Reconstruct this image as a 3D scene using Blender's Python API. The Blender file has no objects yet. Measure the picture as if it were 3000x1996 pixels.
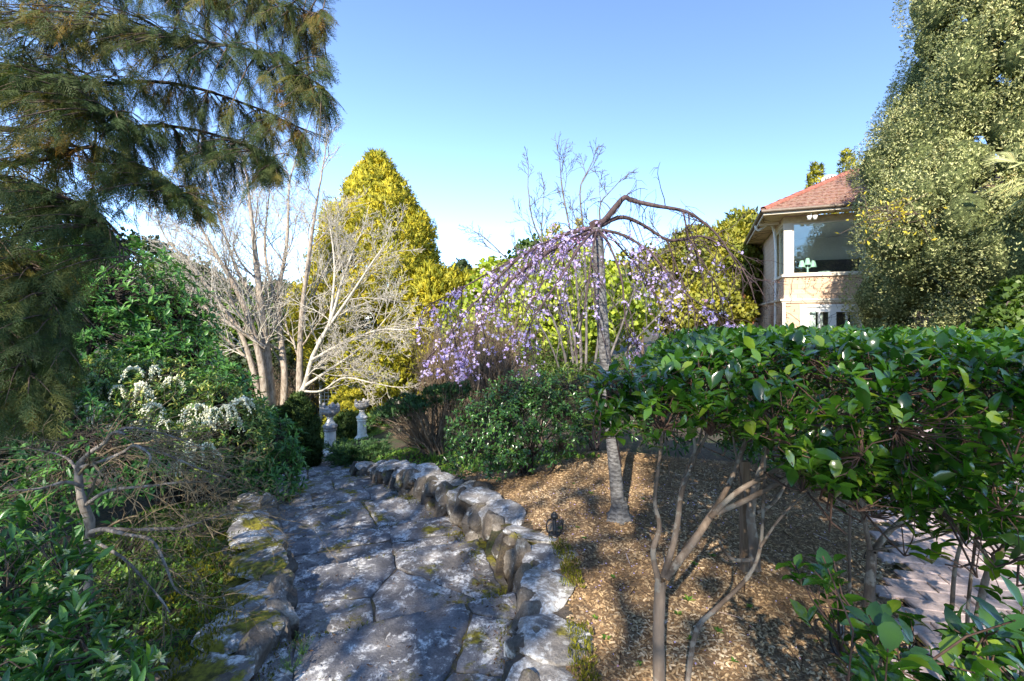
import bpy, math, random
import numpy as np
from mathutils import Vector, Matrix

# ------------------------------------------------------------------ camera, sky, sun, exposure
S = bpy.context.scene
COL = S.collection
F, CU, HZ = 1050.0, 1178.5, 730.0          # focal length, centre column and horizon row of the photograph (2357 px wide)
cam_d = bpy.data.cameras.new('camera')
cam = bpy.data.objects.new('camera', cam_d); COL.objects.link(cam)
cam.location = (0, 0, 0); cam.rotation_euler = (math.pi/2, 0, 0)
cam_d.sensor_width = 36; cam_d.lens = 36*F/2357; cam_d.shift_y = -54/2357
cam_d.clip_start = 0.05; cam_d.clip_end = 3000
S.camera = cam
SUN_EL, SUN_AZ = math.radians(33), math.radians(-20)      # the sun stands behind the camera, a little to the left
to_sun = Vector((math.sin(SUN_AZ)*math.cos(SUN_EL), -math.cos(SUN_AZ)*math.cos(SUN_EL), math.sin(SUN_EL)))
W = bpy.data.worlds.new('World'); S.world = W; W.use_nodes = True
wn = W.node_tree.nodes; wl = W.node_tree.links
sky = wn.new('ShaderNodeTexSky'); sky.sky_type = 'NISHITA'; sky.sun_disc = False
sky.sun_elevation = SUN_EL; sky.sun_rotation = math.pi + SUN_AZ
sky.air_density = 0.65; sky.dust_density = 0.0; sky.ozone_density = 2.6; sky.altitude = 600
wl.new(sky.outputs[0], wn['Background'].inputs[0]); wn['Background'].inputs[1].default_value = 0.125
sd = bpy.data.lights.new('sun', 'SUN'); sd.energy = 2.9; sd.angle = math.radians(0.55); sd.color = (1.0, 0.91, 0.78)
so = bpy.data.objects.new('sun', sd); COL.objects.link(so); so.rotation_euler = to_sun.to_track_quat('Z', 'Y').to_euler()
S.view_settings.view_transform = 'Standard'; S.view_settings.look = 'None'
S.view_settings.gamma = 1.0; S.view_settings.use_curve_mapping = False
S.view_settings.exposure = 2.0
S.render.engine = 'CYCLES'
S.cycles.use_denoising = True
S.cycles.max_bounces = 7; S.cycles.diffuse_bounces = 4; S.cycles.glossy_bounces = 2
S.cycles.transmission_bounces = 4; S.cycles.transparent_max_bounces = 8
S.cycles.sample_clamp_indirect = 4.0

# ------------------------------------------------------------------ helpers
def at(u, v, d):
    return np.array([(u-CU)/F*d, d, (HZ-v)/F*d])
def on_plane(u, v, z):
    return at(u, v, F*(-z)/(v-HZ))
def nrm(a):
    a = np.asarray(a, float)
    return a/np.maximum(np.linalg.norm(a, axis=-1, keepdims=True), 1e-9)
def RNG(k): return np.random.default_rng(k)

class Geo:
    def __init__(s): s.V = []; s.T = []; s.Q = []; s.A = []; s.n = 0; s.N = []
    def add(s, V, Fc, a=0.5):
        V = np.asarray(V, float).reshape(-1, 3); Fc = np.asarray(Fc, int)
        (s.T if Fc.shape[1] == 3 else s.Q).append(Fc + s.n)
        s.V.append(V); s.A.append(np.broadcast_to(np.asarray(a, float), (len(V),)))
        s.n += len(V)
    def add2(s, V, Ts, Qs, a=0.5, nv=None):
        V = np.asarray(V, float).reshape(-1, 3)
        if nv is not None: s.N.append(nv)
        if Ts is not None and len(Ts): s.T.append(np.asarray(Ts, int) + s.n)
        if Qs is not None and len(Qs): s.Q.append(np.asarray(Qs, int) + s.n)
        s.V.append(V); s.A.append(np.broadcast_to(np.asarray(a, float), (len(V),))); s.n += len(V)
    def box(s, x0, x1, y0, y1, z0, z1, a=0.5):
        V = [(x, y, z) for x in (x0, x1) for y in (y0, y1) for z in (z0, z1)]
        s.add(V, [(0,1,3,2),(4,6,7,5),(0,4,5,1),(2,3,7,6),(0,2,6,4),(1,5,7,3)], a)
    def mesh(s, name, mat, smooth, off):
        V = np.concatenate(s.V) - off
        me = bpy.data.meshes.new(name)
        T = np.concatenate(s.T) if s.T else np.zeros((0, 3), int)
        Q = np.concatenate(s.Q) if s.Q else np.zeros((0, 4), int)
        NV = np.concatenate(s.N) if s.N else None
        if NV is not None and len(NV) == len(V) and len(T):      # blades face outward from their clump
            gn = np.cross(V[T[:, 1]]-V[T[:, 0]], V[T[:, 2]]-V[T[:, 0]]); fl = np.einsum('ni,ni->n', gn, NV[T[:, 0]]) < 0
            T[fl] = T[fl][:, [0, 2, 1]]
        else: NV = None
        me.vertices.add(len(V)); me.vertices.foreach_set('co', V.astype(np.float32).ravel())
        me.loops.add(T.size + Q.size); me.loops.foreach_set('vertex_index', np.concatenate([T.ravel(), Q.ravel()]).astype(np.int32))
        npoly = len(T) + len(Q); me.polygons.add(npoly)
        ls = np.concatenate([np.arange(len(T))*3, T.size + np.arange(len(Q))*4]).astype(np.int32)
        me.polygons.foreach_set('loop_start', ls)
        me.polygons.foreach_set('use_smooth', np.full(npoly, bool(smooth)))
        at_ = me.attributes.new('rnd', 'FLOAT', 'POINT'); at_.data.foreach_set('value', np.concatenate(s.A).astype(np.float32))
        me.update(calc_edges=True)
        if NV is not None: me.normals_split_custom_set_from_vertices(NV.astype(np.float32))
        if mat: me.materials.append(mat)
        return me
    def build(s, name, mat, parent=None, smooth=True, local=False, kind=None):
        off = np.zeros(3) if (parent is None or local) else np.array(gloc(parent))
        o = bpy.data.objects.new(name, s.mesh(name, mat, smooth, off)); COL.objects.link(o)
        if parent is not None: o.parent = parent
        if kind: o['kind'] = kind
        return o

def gloc(o):
    p = np.zeros(3)
    while o is not None:
        p = p + np.array(o.location); o = o.parent
    return p
def tag(o, label=None, cat=None, group=None, kind=None):
    if label: o['label'] = label
    if cat: o['category'] = cat
    if group: o['group'] = group
    if kind: o['kind'] = kind
    return o
def thing(name, label, cat, loc, group=None):
    o = bpy.data.objects.new(name, None); COL.objects.link(o); o.location = [float(c) for c in loc]
    o.empty_display_size = 0.1
    return tag(o, label, cat, group)
def put(name, me, parent, M, label=None):
    """one piece that shares mesh data: M is its world matrix (columns) as rot 3x3, pos"""
    o = bpy.data.objects.new(name, me); COL.objects.link(o); o.parent = parent
    R, p = M; p = p - gloc(parent)
    m = Matrix(((R[0][0], R[0][1], R[0][2], p[0]), (R[1][0], R[1][1], R[1][2], p[1]), (R[2][0], R[2][1], R[2][2], p[2]), (0, 0, 0, 1)))
    o.matrix_basis = m
    if label: o['label'] = label
    return o

def spl(P, n):
    P = np.asarray(P, float); k = len(P)
    if k == 2: return P[0] + (P[1]-P[0])*np.linspace(0, 1, n)[:, None]
    t = np.linspace(0, k-1, n); i = np.minimum(t.astype(int), k-2); f = (t-i)[:, None]
    E = np.vstack([2*P[0]-P[1], P, 2*P[-1]-P[-2]])
    a, b, c, d = E[i], E[i+1], E[i+2], E[i+3]
    return 0.5*((2*b) + (c-a)*f + (2*a-5*b+4*c-d)*f**2 + (3*b-a-3*c+d)*f**3)

def tubes(G, P, R, Sd=5, a=None):
    P = np.asarray(P, float); R = np.asarray(R, float); N, K, _ = P.shape
    T = nrm(np.gradient(P, axis=1))
    m = np.abs(T.mean(axis=1)); ref = np.zeros((N, 3)); ref[np.arange(N), m.argmin(axis=1)] = 1
    U = nrm(np.cross(T, ref[:, None, :])); Vv = np.cross(T, U)
    th = np.arange(Sd)/Sd*2*np.pi
    ring = P[:, :, None, :] + R[:, :, None, None]*(np.cos(th)[None, None, :, None]*U[:, :, None, :] + np.sin(th)[None, None, :, None]*Vv[:, :, None, :])
    idx = np.arange(N*K*Sd).reshape(N, K, Sd)
    A = idx[:, :-1]; B = idx[:, 1:]
    Q = np.stack([A, np.roll(A, -1, axis=2), np.roll(B, -1, axis=2), B], axis=-1).reshape(-1, 4)
    av = 0.5 if a is None else np.repeat(np.asarray(a), K*Sd)
    G.add(ring.reshape(-1, 3), Q, av)
def tube(G, pts, r0, r1=None, n=None, Sd=6, a=0.5, rough=0.0, rng=None):
    n = n or max(2, len(pts)*3); P = spl(pts, n)
    R = np.linspace(r0, r0 if r1 is None else r1, n)
    if rng is not None and rough: R = R*(1 + rough*rng.normal(size=n))
    tubes(G, P[None], R[None], Sd, [a]); return P

def lathe(G, prof, c, Sd=16, a=0.5, mod=None, rot=0.0):
    prof = np.asarray(prof, float); K = len(prof); th = np.arange(Sd)/Sd*2*np.pi + rot
    r = prof[:, 0][:, None]*(np.ones(Sd) if mod is None else mod)[None, :]
    V = np.stack([c[0]+r*np.cos(th), c[1]+r*np.sin(th), c[2]+np.repeat(prof[:, 1][:, None], Sd, 1)], -1)
    idx = np.arange(K*Sd).reshape(K, Sd); A = idx[:-1]; B = idx[1:]
    Q = np.stack([A, np.roll(A, -1, 1), np.roll(B, -1, 1), B], -1).reshape(-1, 4)
    G.add(V.reshape(-1, 3), Q, a)

def frames(Y, up):
    Y = nrm(Y); X = np.cross(Y, up); bad = np.linalg.norm(X, axis=-1) < 1e-4
    X[bad] = np.cross(Y[bad], np.array([0.31, 0.9, 0.2])); X = nrm(X); Z = np.cross(X, Y)
    return np.stack([X, Y, Z], -1)                     # columns
def scatter(G, tmpl, pos, R, sc, rnd, nv=None):
    """tmpl = (V, T, Q); sc [N] or [N,3]"""
    V, T, Q = tmpl; V = np.asarray(V, float); M = len(V); N = len(pos)
    if N == 0: return
    sc = np.asarray(sc, float); sc = sc[:, None] if sc.ndim == 1 else sc
    L = V[None]*sc[:, None, :] if sc.shape[1] == 3 else V[None]*sc[:, None, :]
    Wd = np.einsum('nij,nmj->nmi', R, L) + pos[:, None, :]
    o = (np.arange(N)*M)[:, None, None]
    Tt = (np.asarray(T, int)[None] + o).reshape(-1, 3) if len(T) else None
    Qq = (np.asarray(Q, int)[None] + o).reshape(-1, 4) if len(Q) else None
    G.add2(Wd.reshape(-1, 3), Tt, Qq, np.repeat(rnd, M), None if nv is None else np.repeat(nv, M, 0))

# leaf templates: x width, y length, z up
LEAF = ([(0,0,0),(-.34,.25,.07),(0,.25,0),(.34,.25,.07),(-.5,.55,.09),(0,.55,.03),(.5,.55,.09),(-.3,.82,.03),(0,.82,-.01),(.3,.82,.03),(0,1.02,-.09)],
        [(0,2,1),(0,3,2),(7,8,10),(8,9,10)], [(1,2,5,4),(2,3,6,5),(4,5,8,7),(5,6,9,8)])
LEAF4 = ([(0,0,0),(-.5,.5,.1),(.5,.5,.1),(0,1,-.05),(0,.5,0)], [(0,4,1),(0,2,4),(1,4,3),(4,2,3)], [])
LEAF2 = ([(0,0,0),(-.5,.5,.08),(.5,.5,.08),(0,1,0)], [(0,2,1),(1,2,3)], [])
def blades(k, spread, w, seed, flat=False):
    r = RNG(seed); V = []; T = []
    for i in range(k):
        az = r.uniform(0, 2*np.pi) if not flat else (0 if i % 2 else np.pi)
        th = r.uniform(0.05, spread) if not flat else spread*(0.2 + 0.8*i/k)
        d = np.array([math.sin(th)*math.cos(az), math.cos(th), math.sin(th)*math.sin(az)*(0.25 if flat else 1)])
        s = nrm(np.cross(d, r.normal(size=3))); b = np.array([0, r.uniform(0, .35), 0]); L = r.uniform(.55, 1.0)
        n = len(V); V += [b, b+d*L*.5+s*w*.5, b+d*L*.5-s*w*.5, b+d*L]; T += [(n, n+1, n+2), (n+1, n+3, n+2)]
    return (V, T, [])
def fern(seed, nb=11, ns=4):
    """flat lace-like cypress spray: main axis, side branchlets, tiny twiglets; drooping tip"""
    r = RNG(seed); V = []; T = []
    def bl(p, d, L, w):
        s = np.array([d[1], -d[0], 0]); s = s/np.linalg.norm(s); n = len(V)
        q = p + d*L
        for pt in (p-s*w*.5, p+s*w*.5, q):
            V.append((pt[0], pt[1], -0.22*pt[1]**2 - 0.35*abs(pt[0])**1.5 + r.normal()*.006))
        T.append((n, n+1, n+2))
    bl(np.zeros(3), np.array([0, 1., 0]), 1.0, .03)
    for i in range(nb):
        t = .08 + .86*i/nb
        for sgn in (-1, 1):
            a = math.radians(r.uniform(32, 46)); d = np.array([sgn*math.sin(a), math.cos(a), 0]); L = (.46*(1-t)**.8+.09)*r.uniform(.8, 1.15)
            p = np.array([0, t+(.03 if sgn > 0 else 0), 0]); bl(p, d, L, .018)
            for j in range(ns):
                u = .2 + .7*j/ns
                for s2 in (-1, 1):
                    b = a + s2*math.radians(r.uniform(28, 40)); d2 = np.array([sgn*math.sin(b), math.cos(b), 0])
                    bl(p+d*L*u, d2, L*.36*(1.1-u*.5)*r.uniform(.7, 1.2), .0145)
    return (V, T, [])
TUFT = [blades(7, .9, .17, k) for k in range(3)]
FINE = [blades(4, 1.1, .26, k+20) for k in range(5)]
FIN3 = [blades(3, 1.1, .30, k+60) for k in range(6)]
NEEDLE = [blades(9, 1.1, .07, k+5) for k in range(3)]
NEED4 = [blades(4, 1.1, .13, k+35) for k in range(4)]
FLATSPR = [blades(6, .95, .17, k+9, True) for k in range(4)]
FERN = [fern(k, 9, 2) for k in range(4)]
def scat_mix(G, tm, rng, pos, R, sc, rnd, nv=None):
    w = rng.integers(0, len(tm), len(pos))
    for k, t in enumerate(tm):
        m = w == k; scatter(G, t, pos[m], R[m], sc[m], rnd[m], None if nv is None else nv[m])

# ------------------------------------------------------------------ materials
def newmat(name):
    m = bpy.data.materials.new(name); m.use_nodes = True
    for n in list(m.node_tree.nodes): m.node_tree.nodes.remove(n)
    return m, m.node_tree.nodes, m.node_tree.links
def ramp(N, cols):
    r = N.new('ShaderNodeValToRGB'); e = r.color_ramp.elements
    while len(e) < len(cols): e.new(.5)
    for k, (p, c) in enumerate(cols): e[k].position = p; e[k].color = (*c, 1)
    return r
def m_leaf(name, cols, rough=.45, trans=.3, tcol=None, spec=.5, per_obj=False, coat=0.0):
    m, N, L = newmat(name)
    a = N.new('ShaderNodeAttribute'); a.attribute_name = 'rnd'; f = a.outputs['Fac']
    if per_obj:
        oi = N.new('ShaderNodeObjectInfo'); ad = N.new('ShaderNodeMath'); ad.operation = 'ADD'; L.new(f, ad.inputs[0]); L.new(oi.outputs['Random'], ad.inputs[1])
        fr = N.new('ShaderNodeMath'); fr.operation = 'FRACT'; L.new(ad.outputs[0], fr.inputs[0]); f = fr.outputs[0]
    r = ramp(N, cols); L.new(f, r.inputs[0])
    p = N.new('ShaderNodeBsdfPrincipled'); p.inputs['Roughness'].default_value = rough
    p.inputs['Specular IOR Level'].default_value = spec; p.inputs['Coat Weight'].default_value = coat; p.inputs['Coat Roughness'].default_value = .25
    L.new(r.outputs[0], p.inputs['Base Color'])
    out = N.new('ShaderNodeOutputMaterial')
    if trans > 0:
        t = N.new('ShaderNodeBsdfTranslucent'); mx = N.new('ShaderNodeMixShader'); mx.inputs[0].default_value = trans
        h = N.new('ShaderNodeMix'); h.data_type = 'RGBA'; h.blend_type = 'MULTIPLY'; h.inputs[0].default_value = 1.0
        L.new(r.outputs[0], h.inputs[6]); h.inputs[7].default_value = (*(tcol or (1.5, 1.6, .6)), 1)
        L.new(h.outputs[2], t.inputs[0]); L.new(p.outputs[0], mx.inputs[1]); L.new(t.outputs[0], mx.inputs[2]); L.new(mx.outputs[0], out.inputs[0])
    else: L.new(p.outputs[0], out.inputs[0])
    return m
def noise(N, L, vec, scale, detail=6, rough=.6, dist=0.0):
    n = N.new('ShaderNodeTexNoise'); n.inputs['Scale'].default_value = scale; n.inputs['Detail'].default_value = detail
    n.inputs['Roughness'].default_value = rough; n.inputs['Distortion'].default_value = dist
    if vec is not None: L.new(vec, n.inputs['Vector'])
    return n.outputs['Fac']
def mixc(N, L, fac, a, b):
    m = N.new('ShaderNodeMix'); m.data_type = 'RGBA'
    for s, k in ((fac, 0), (a, 6), (b, 7)):
        if isinstance(s, (int, float)): m.inputs[k].default_value = s
        elif isinstance(s, tuple): m.inputs[k].default_value = (*s, 1)
        else: L.new(s, m.inputs[k])
    return m.outputs[2]
def step(N, L, v, lo, hi):
    m = N.new('ShaderNodeMapRange'); m.interpolation_type = 'SMOOTHSTEP'; m.inputs[1].default_value = lo; m.inputs[2].default_value = hi
    L.new(v, m.inputs[0]); return m.outputs[0]
def mul(N, L, a, b, op='MULTIPLY'):
    m = N.new('ShaderNodeMath'); m.operation = op
    for k, s in enumerate((a, b)):
        if isinstance(s, (int, float)): m.inputs[k].default_value = s
        else: L.new(s, m.inputs[k])
    return m.outputs[0]
def m_plain(name, col, rough=.6, var=.25, scale=8, bump=.15, bscale=60, metal=0, spec=.4, dist=.01):
    m, N, L = newmat(name); g = N.new('ShaderNodeNewGeometry')
    nz = noise(N, L, g.outputs['Position'], scale)
    c = mixc(N, L, step(N, L, nz, .3, .7), tuple(x*(1-var) for x in col), tuple(min(1, x*(1+var)) for x in col))
    p = N.new('ShaderNodeBsdfPrincipled'); L.new(c, p.inputs['Base Color']); p.inputs['Roughness'].default_value = rough
    p.inputs['Metallic'].default_value = metal; p.inputs['Specular IOR Level'].default_value = spec
    if bump:
        b = N.new('ShaderNodeBump'); b.inputs['Strength'].default_value = bump; b.inputs['Distance'].default_value = dist
        L.new(noise(N, L, g.outputs['Position'], bscale), b.inputs['Height']); L.new(b.outputs[0], p.inputs['Normal'])
    o = N.new('ShaderNodeOutputMaterial'); L.new(p.outputs[0], o.inputs[0]); return m
def m_bark(name, c1, c2, scale=25, stretch=(1, 1, .25), bump=.5, rough=.8, lich=None, dist=.01):
    m, N, L = newmat(name); g = N.new('ShaderNodeNewGeometry'); mp = N.new('ShaderNodeMapping'); mp.inputs['Scale'].default_value = stretch
    L.new(g.outputs['Position'], mp.inputs[0]); nz = noise(N, L, mp.outputs[0], scale, 8, .65)
    c = mixc(N, L, step(N, L, nz, .35, .65), c1, c2)
    if lich: c = mixc(N, L, step(N, L, noise(N, L, g.outputs['Position'], 14, 5), .52, .6), c, lich)
    p = N.new('ShaderNodeBsdfPrincipled'); L.new(c, p.inputs['Base Color']); p.inputs['Roughness'].default_value = rough; p.inputs['Specular IOR Level'].default_value = .3
    b = N.new('ShaderNodeBump'); b.inputs['Strength'].default_value = bump; b.inputs['Distance'].default_value = dist
    L.new(nz, b.inputs['Height']); L.new(b.outputs[0], p.inputs['Normal'])
    o = N.new('ShaderNodeOutputMaterial'); L.new(p.outputs[0], o.inputs[0]); return m
def m_stone(name, dark, light, lichen=(.5, .5, .47), lich=(.56, .63), moss=(.5, .62), mossamt=1.0, stain=.65):
    m, N, L = newmat(name); g = N.new('ShaderNodeNewGeometry'); P = g.outputs['Position']
    oi = N.new('ShaderNodeObjectInfo')
    sh = N.new('ShaderNodeVectorMath'); sh.operation = 'MULTIPLY_ADD'; L.new(oi.outputs['Random'], sh.inputs[0]); sh.inputs[1].default_value = (9, 5, 7); L.new(P, sh.inputs[2]); P2 = sh.outputs[0]
    a = noise(N, L, P2, 5, 9, .72); f = noise(N, L, P, 90, 4, .7)
    c = mixc(N, L, step(N, L, a, .33, .68), dark, light)
    c = mixc(N, L, mul(N, L, step(N, L, noise(N, L, P2, 1.9, 5, .6), .45, .62), stain), c, tuple(x*.5 for x in dark))
    c = mixc(N, L, mul(N, L, step(N, L, f, .35, .7), .55), c, tuple(x*.45 for x in dark))
    tint = mixc(N, L, oi.outputs['Random'], (.84, .84, .86), (1.16, 1.08, .98))
    mm = N.new('ShaderNodeMix'); mm.data_type = 'RGBA'; mm.blend_type = 'MULTIPLY'; mm.inputs[0].default_value = 1; L.new(c, mm.inputs[6]); L.new(tint, mm.inputs[7]); c = mm.outputs[2]
    l1 = step(N, L, noise(N, L, P2, 7, 8, .75, .4), *lich); l2 = step(N, L, noise(N, L, P, 45, 5, .7), .36, .6)
    c = mixc(N, L, mul(N, L, l1, l2), c, lichen)
    # small round lichen spots
    vo = N.new('ShaderNodeTexVoronoi'); vo.inputs['Scale'].default_value = 9; vo.inputs['Randomness'].default_value = 1; L.new(P2, vo.inputs['Vector'])
    sp = N.new('ShaderNodeMapRange'); sp.inputs[1].default_value = .2; sp.inputs[2].default_value = .16; L.new(vo.outputs['Distance'], sp.inputs[0])
    gate = step(N, L, vo.outputs['Color'], .62, .66)
    c = mixc(N, L, mul(N, L, mul(N, L, sp.outputs[0], gate), .55), c, tuple(min(1, x*1.05) for x in lichen))
    sx = N.new('ShaderNodeSeparateXYZ'); L.new(g.outputs['Normal'], sx.inputs[0])
    up = step(N, L, sx.outputs[2], .1, .7)
    mo = mul(N, L, step(N, L, noise(N, L, P, 3.2, 8, .7), *moss), mul(N, L, up, mossamt))
    mcol = mixc(N, L, step(N, L, noise(N, L, P, 22, 4), .35, .65), (.07, .062, .012), (.26, .23, .025))
    c = mixc(N, L, mo, c, mcol)
    p = N.new('ShaderNodeBsdfPrincipled'); L.new(c, p.inputs['Base Color']); p.inputs['Roughness'].default_value = .85; p.inputs['Specular IOR Level'].default_value = .3
    b = N.new('ShaderNodeBump'); b.inputs['Strength'].default_value = .9; b.inputs['Distance'].default_value = .02
    hh = mul(N, L, mul(N, L, a, .7), mul(N, L, f, .35), 'ADD'); hh = mul(N, L, hh, mul(N, L, mo, .3), 'ADD')
    L.new(hh, b.inputs['Height']); L.new(b.outputs[0], p.inputs['Normal'])
    o = N.new('ShaderNodeOutputMaterial'); L.new(p.outputs[0], o.inputs[0]); return m

M = {}
M['bark'] = m_bark('bark brown', (.05, .035, .025), (.14, .10, .075))
M['bark_dark'] = m_bark('bark dark', (.015, .012, .01), (.05, .038, .03))
M['bark_pale'] = m_bark('bark pale', (.17, .13, .095), (.40, .34, .27), bump=.4)
M['bark_white'] = m_bark('bark white', (.28, .245, .19), (.54, .50, .42), bump=.3)
M['bark_cam'] = m_bark('bark camellia', (.085, .06, .042), (.21, .16, .12), scale=14, bump=.3, lich=(.25, .215, .17))
M['bark_cherry'] = m_bark('bark cherry', (.045, .042, .042), (.18, .175, .17), scale=16, stretch=(1.3, 1.3, 3.6), bump=.5, dist=.006)
M['twig_cherry'] = m_bark('twig cherry', (.035, .022, .022), (.09, .06, .06))
M['bark_maple'] = m_bark('bark maple', (.10, .08, .065), (.29, .26, .225), bump=.3)
M['twig_maple'] = m_bark('twig maple', (.12, .09, .05), (.25, .19, .11), bump=.2)
M['twig_cam'] = m_bark('twig camellia', (.05, .03, .022), (.12, .07, .05), bump=.2)
M['twig_brown'] = m_bark('twig brown', (.10, .07, .045), (.24, .18, .12), bump=.2)
M['twig_grey'] = m_bark('twig grey', (.07, .06, .055), (.18, .16, .145), bump=.2)
G1, G2 = (.012, .03, .008), (.03, .075, .014)
M['cypress'] = m_leaf('cypress spray', [(0, (.02, .042, .012)), (.5, (.05, .08, .02)), (.78, (.12, .11, .02)), (1, (.26, .13, .015))], .6, .25, (1.3, 1.2, .5), .3)
M['gold'] = m_leaf('golden cypress', [(0, (.11, .145, .018)), (.4, (.37, .355, .028)), (1, (.70, .56, .04))], .6, .25, (1.3, 1.2, .5), .3)
M['greygreen'] = m_leaf('grey green conifer', [(0, (.16, .20, .075)), (.5, (.38, .40, .16)), (.85, (.55, .54, .27)), (1, (.56, .44, .17))], .65, .15, (1.3, 1.3, .7), .3)
M['camellia'] = m_leaf('camellia leaf', [(0, (.016, .050, .008)), (.5, (.038, .105, .012)), (.88, (.08, .17, .016)), (1, (.19, .26, .025))], .17, .34, (1.6, 2.1, .35), .9, True, .35)
M['rhodo'] = m_leaf('rhododendron leaf', [(0, (.035, .105, .026)), (.6, (.08, .21, .046)), (1, (.16, .32, .07))], .4, .25, (1.5, 1.8, .5), .5, True)
M['daphne'] = m_leaf('daphne leaf', [(0, (.03, .09, .02)), (.6, (.07, .18, .034)), (1, (.20, .36, .055))], .3, .25, (1.6, 2.0, .4), .6, True)
M['pieris'] = m_leaf('pieris leaf', [(0, (.045, .11, .03)), (.55, (.13, .25, .05)), (1, (.48, .47, .11))], .32, .2, None, .6)
M['glossy'] = m_leaf('glossy shrub leaf', [(0, (.018, .05, .014)), (.6, (.04, .115, .026)), (1, (.10, .20, .04))], .25, .2, None, .6, True)
M['dwarf'] = m_leaf('dwarf conifer', [(0, (.025, .055, .014)), (.6, (.06, .11, .022)), (1, (.11, .16, .03))], .6, .15, None, .3)
M['juniper'] = m_leaf('juniper', [(0, (.03, .07, .03)), (.6, (.07, .15, .045)), (1, (.16, .25, .055))], .6, .15, None, .3)
M['lime'] = m_leaf('lime leaf', [(0, (.16, .25, .03)), (.5, (.38, .47, .05)), (1, (.60, .64, .09))], .5, .4, (1.2, 1.2, .5), .4)
M['olive'] = m_leaf('olive yellow leaf', [(0, (.09, .13, .02)), (.5, (.26, .27, .035)), (1, (.46, .40, .05))], .6, .3, (1.3, 1.3, .5), .4)
M['midgreen'] = m_leaf('mid green leaf', [(0, (.03, .06, .012)), (.6, (.08, .14, .022)), (1, (.16, .22, .03))], .5, .3, None, .4)
M['darkgreen'] = m_leaf('dark green leaf', [(0, (.012, .025, .008)), (.6, (.03, .055, .015)), (1, (.08, .09, .02))], .55, .2, None, .4)
M['rust'] = m_leaf('rust leaf', [(0, (.12, .05, .025)), (1, (.30, .13, .06))], .6, .25, None, .3)
M['yellowleaf'] = m_leaf('yellow leaf', [(0, (.35, .28, .02)), (1, (.6, .5, .05))], .5, .3, (1.2, 1.1, .5), .4)
M['grass'] = m_leaf('grass', [(0, (.04, .10, .015)), (.6, (.09, .20, .025)), (1, (.22, .32, .04))], .5, .3, None, .4)
M['blossom'] = m_leaf('cherry blossom', [(0, (.52, .42, .78)), (.5, (.68, .56, .88)), (.9, (.80, .70, .90)), (1, (.74, .38, .62))], .6, .4, (1.1, 1.0, 1.1), .3, True)
M['white_fl'] = m_leaf('white bells', [(0, (.66, .68, .48)), (1, (.88, .88, .76))], .6, .3, (1.1, 1.1, .9), .3)
M['cream_fl'] = m_leaf('cream flower', [(0, (.42, .52, .14)), (.5, (.66, .68, .32)), (1, (.82, .80, .58))], .5, .3, (1.1, 1.1, .8), .3, True)
M['mulch'] = m_leaf('wood chip', [(0, (.10, .06, .032)), (.3, (.28, .18, .09)), (.7, (.48, .34, .19)), (1, (.68, .55, .38))], .85, 0, None, .2)
M['litter'] = m_leaf('dry litter', [(0, (.03, .018, .01)), (.6, (.12, .06, .025)), (.9, (.25, .15, .07)), (1, (.6, .5, .5))], .85, 0, None, .2)
M['moss'] = m_leaf('moss', [(0, (.04, .05, .008)), (.6, (.14, .14, .012)), (1, (.28, .27, .025))], .9, .2, None, .1)
M['slab'] = m_stone('flagstone', (.14, .14, .15), (.39, .38, .375), (.74, .73, .70), (.50, .59), (.54, .63))
M['rock'] = m_stone('granite rock', (.18, .172, .165), (.50, .48, .45), (.72, .72, .70), (.46, .58), (.57, .67), stain=.35)
M['rockmoss'] = m_stone('mossy granite', (.18, .172, .165), (.48, .46, .43), (.70, .70, .67), (.47, .58), (.47, .55))
M['rockface'] = m_stone('granite face', (.105, .09, .075), (.33, .30, .255), (.6, .6, .56), (.55, .65), (.55, .66))
M['bed'] = m_stone('mossy joint fill', (.07, .06, .05), (.22, .19, .16), (.4, .39, .36), (.58, .68), (.46, .6))
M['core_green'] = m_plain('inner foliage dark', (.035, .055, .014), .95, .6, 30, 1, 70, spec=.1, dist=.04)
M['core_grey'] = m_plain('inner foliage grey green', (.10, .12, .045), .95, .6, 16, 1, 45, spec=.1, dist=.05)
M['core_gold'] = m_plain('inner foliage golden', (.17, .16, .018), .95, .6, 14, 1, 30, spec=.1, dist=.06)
M['cast'] = m_plain('cast stone', (.74, .71, .64), .8, .22, 9, .35, 70)
M['caststone_dark'] = m_plain('weathered cast stone', (.28, .265, .25), .85, .45, 14, .6, 60)
M['paver'] = m_plain('brick paver', (.40, .32, .30), .85, .22, 25, .8, 130, dist=.004)
M['black'] = m_plain('black metal', (.012, .012, .013), .4, .2, 20, .05, 80, spec=.5)
M['cream'] = m_plain('cream paint', (.64, .56, .44), .55, .06, 3, .05, 40)
M['white'] = m_plain('white paint', (.80, .79, .76), .5, .04, 3, .03, 40)
M['soffit'] = m_plain('soffit boards', (.55, .42, .24), .7, .18, 5, .2, 30)
M['gutter'] = m_plain('gutter brown', (.16, .12, .09), .5, .2, 8, .05, 40)
M['timber'] = m_bark('weathered timber', (.12, .08, .05), (.24, .17, .11), 30, (1, 1, .1))
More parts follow.
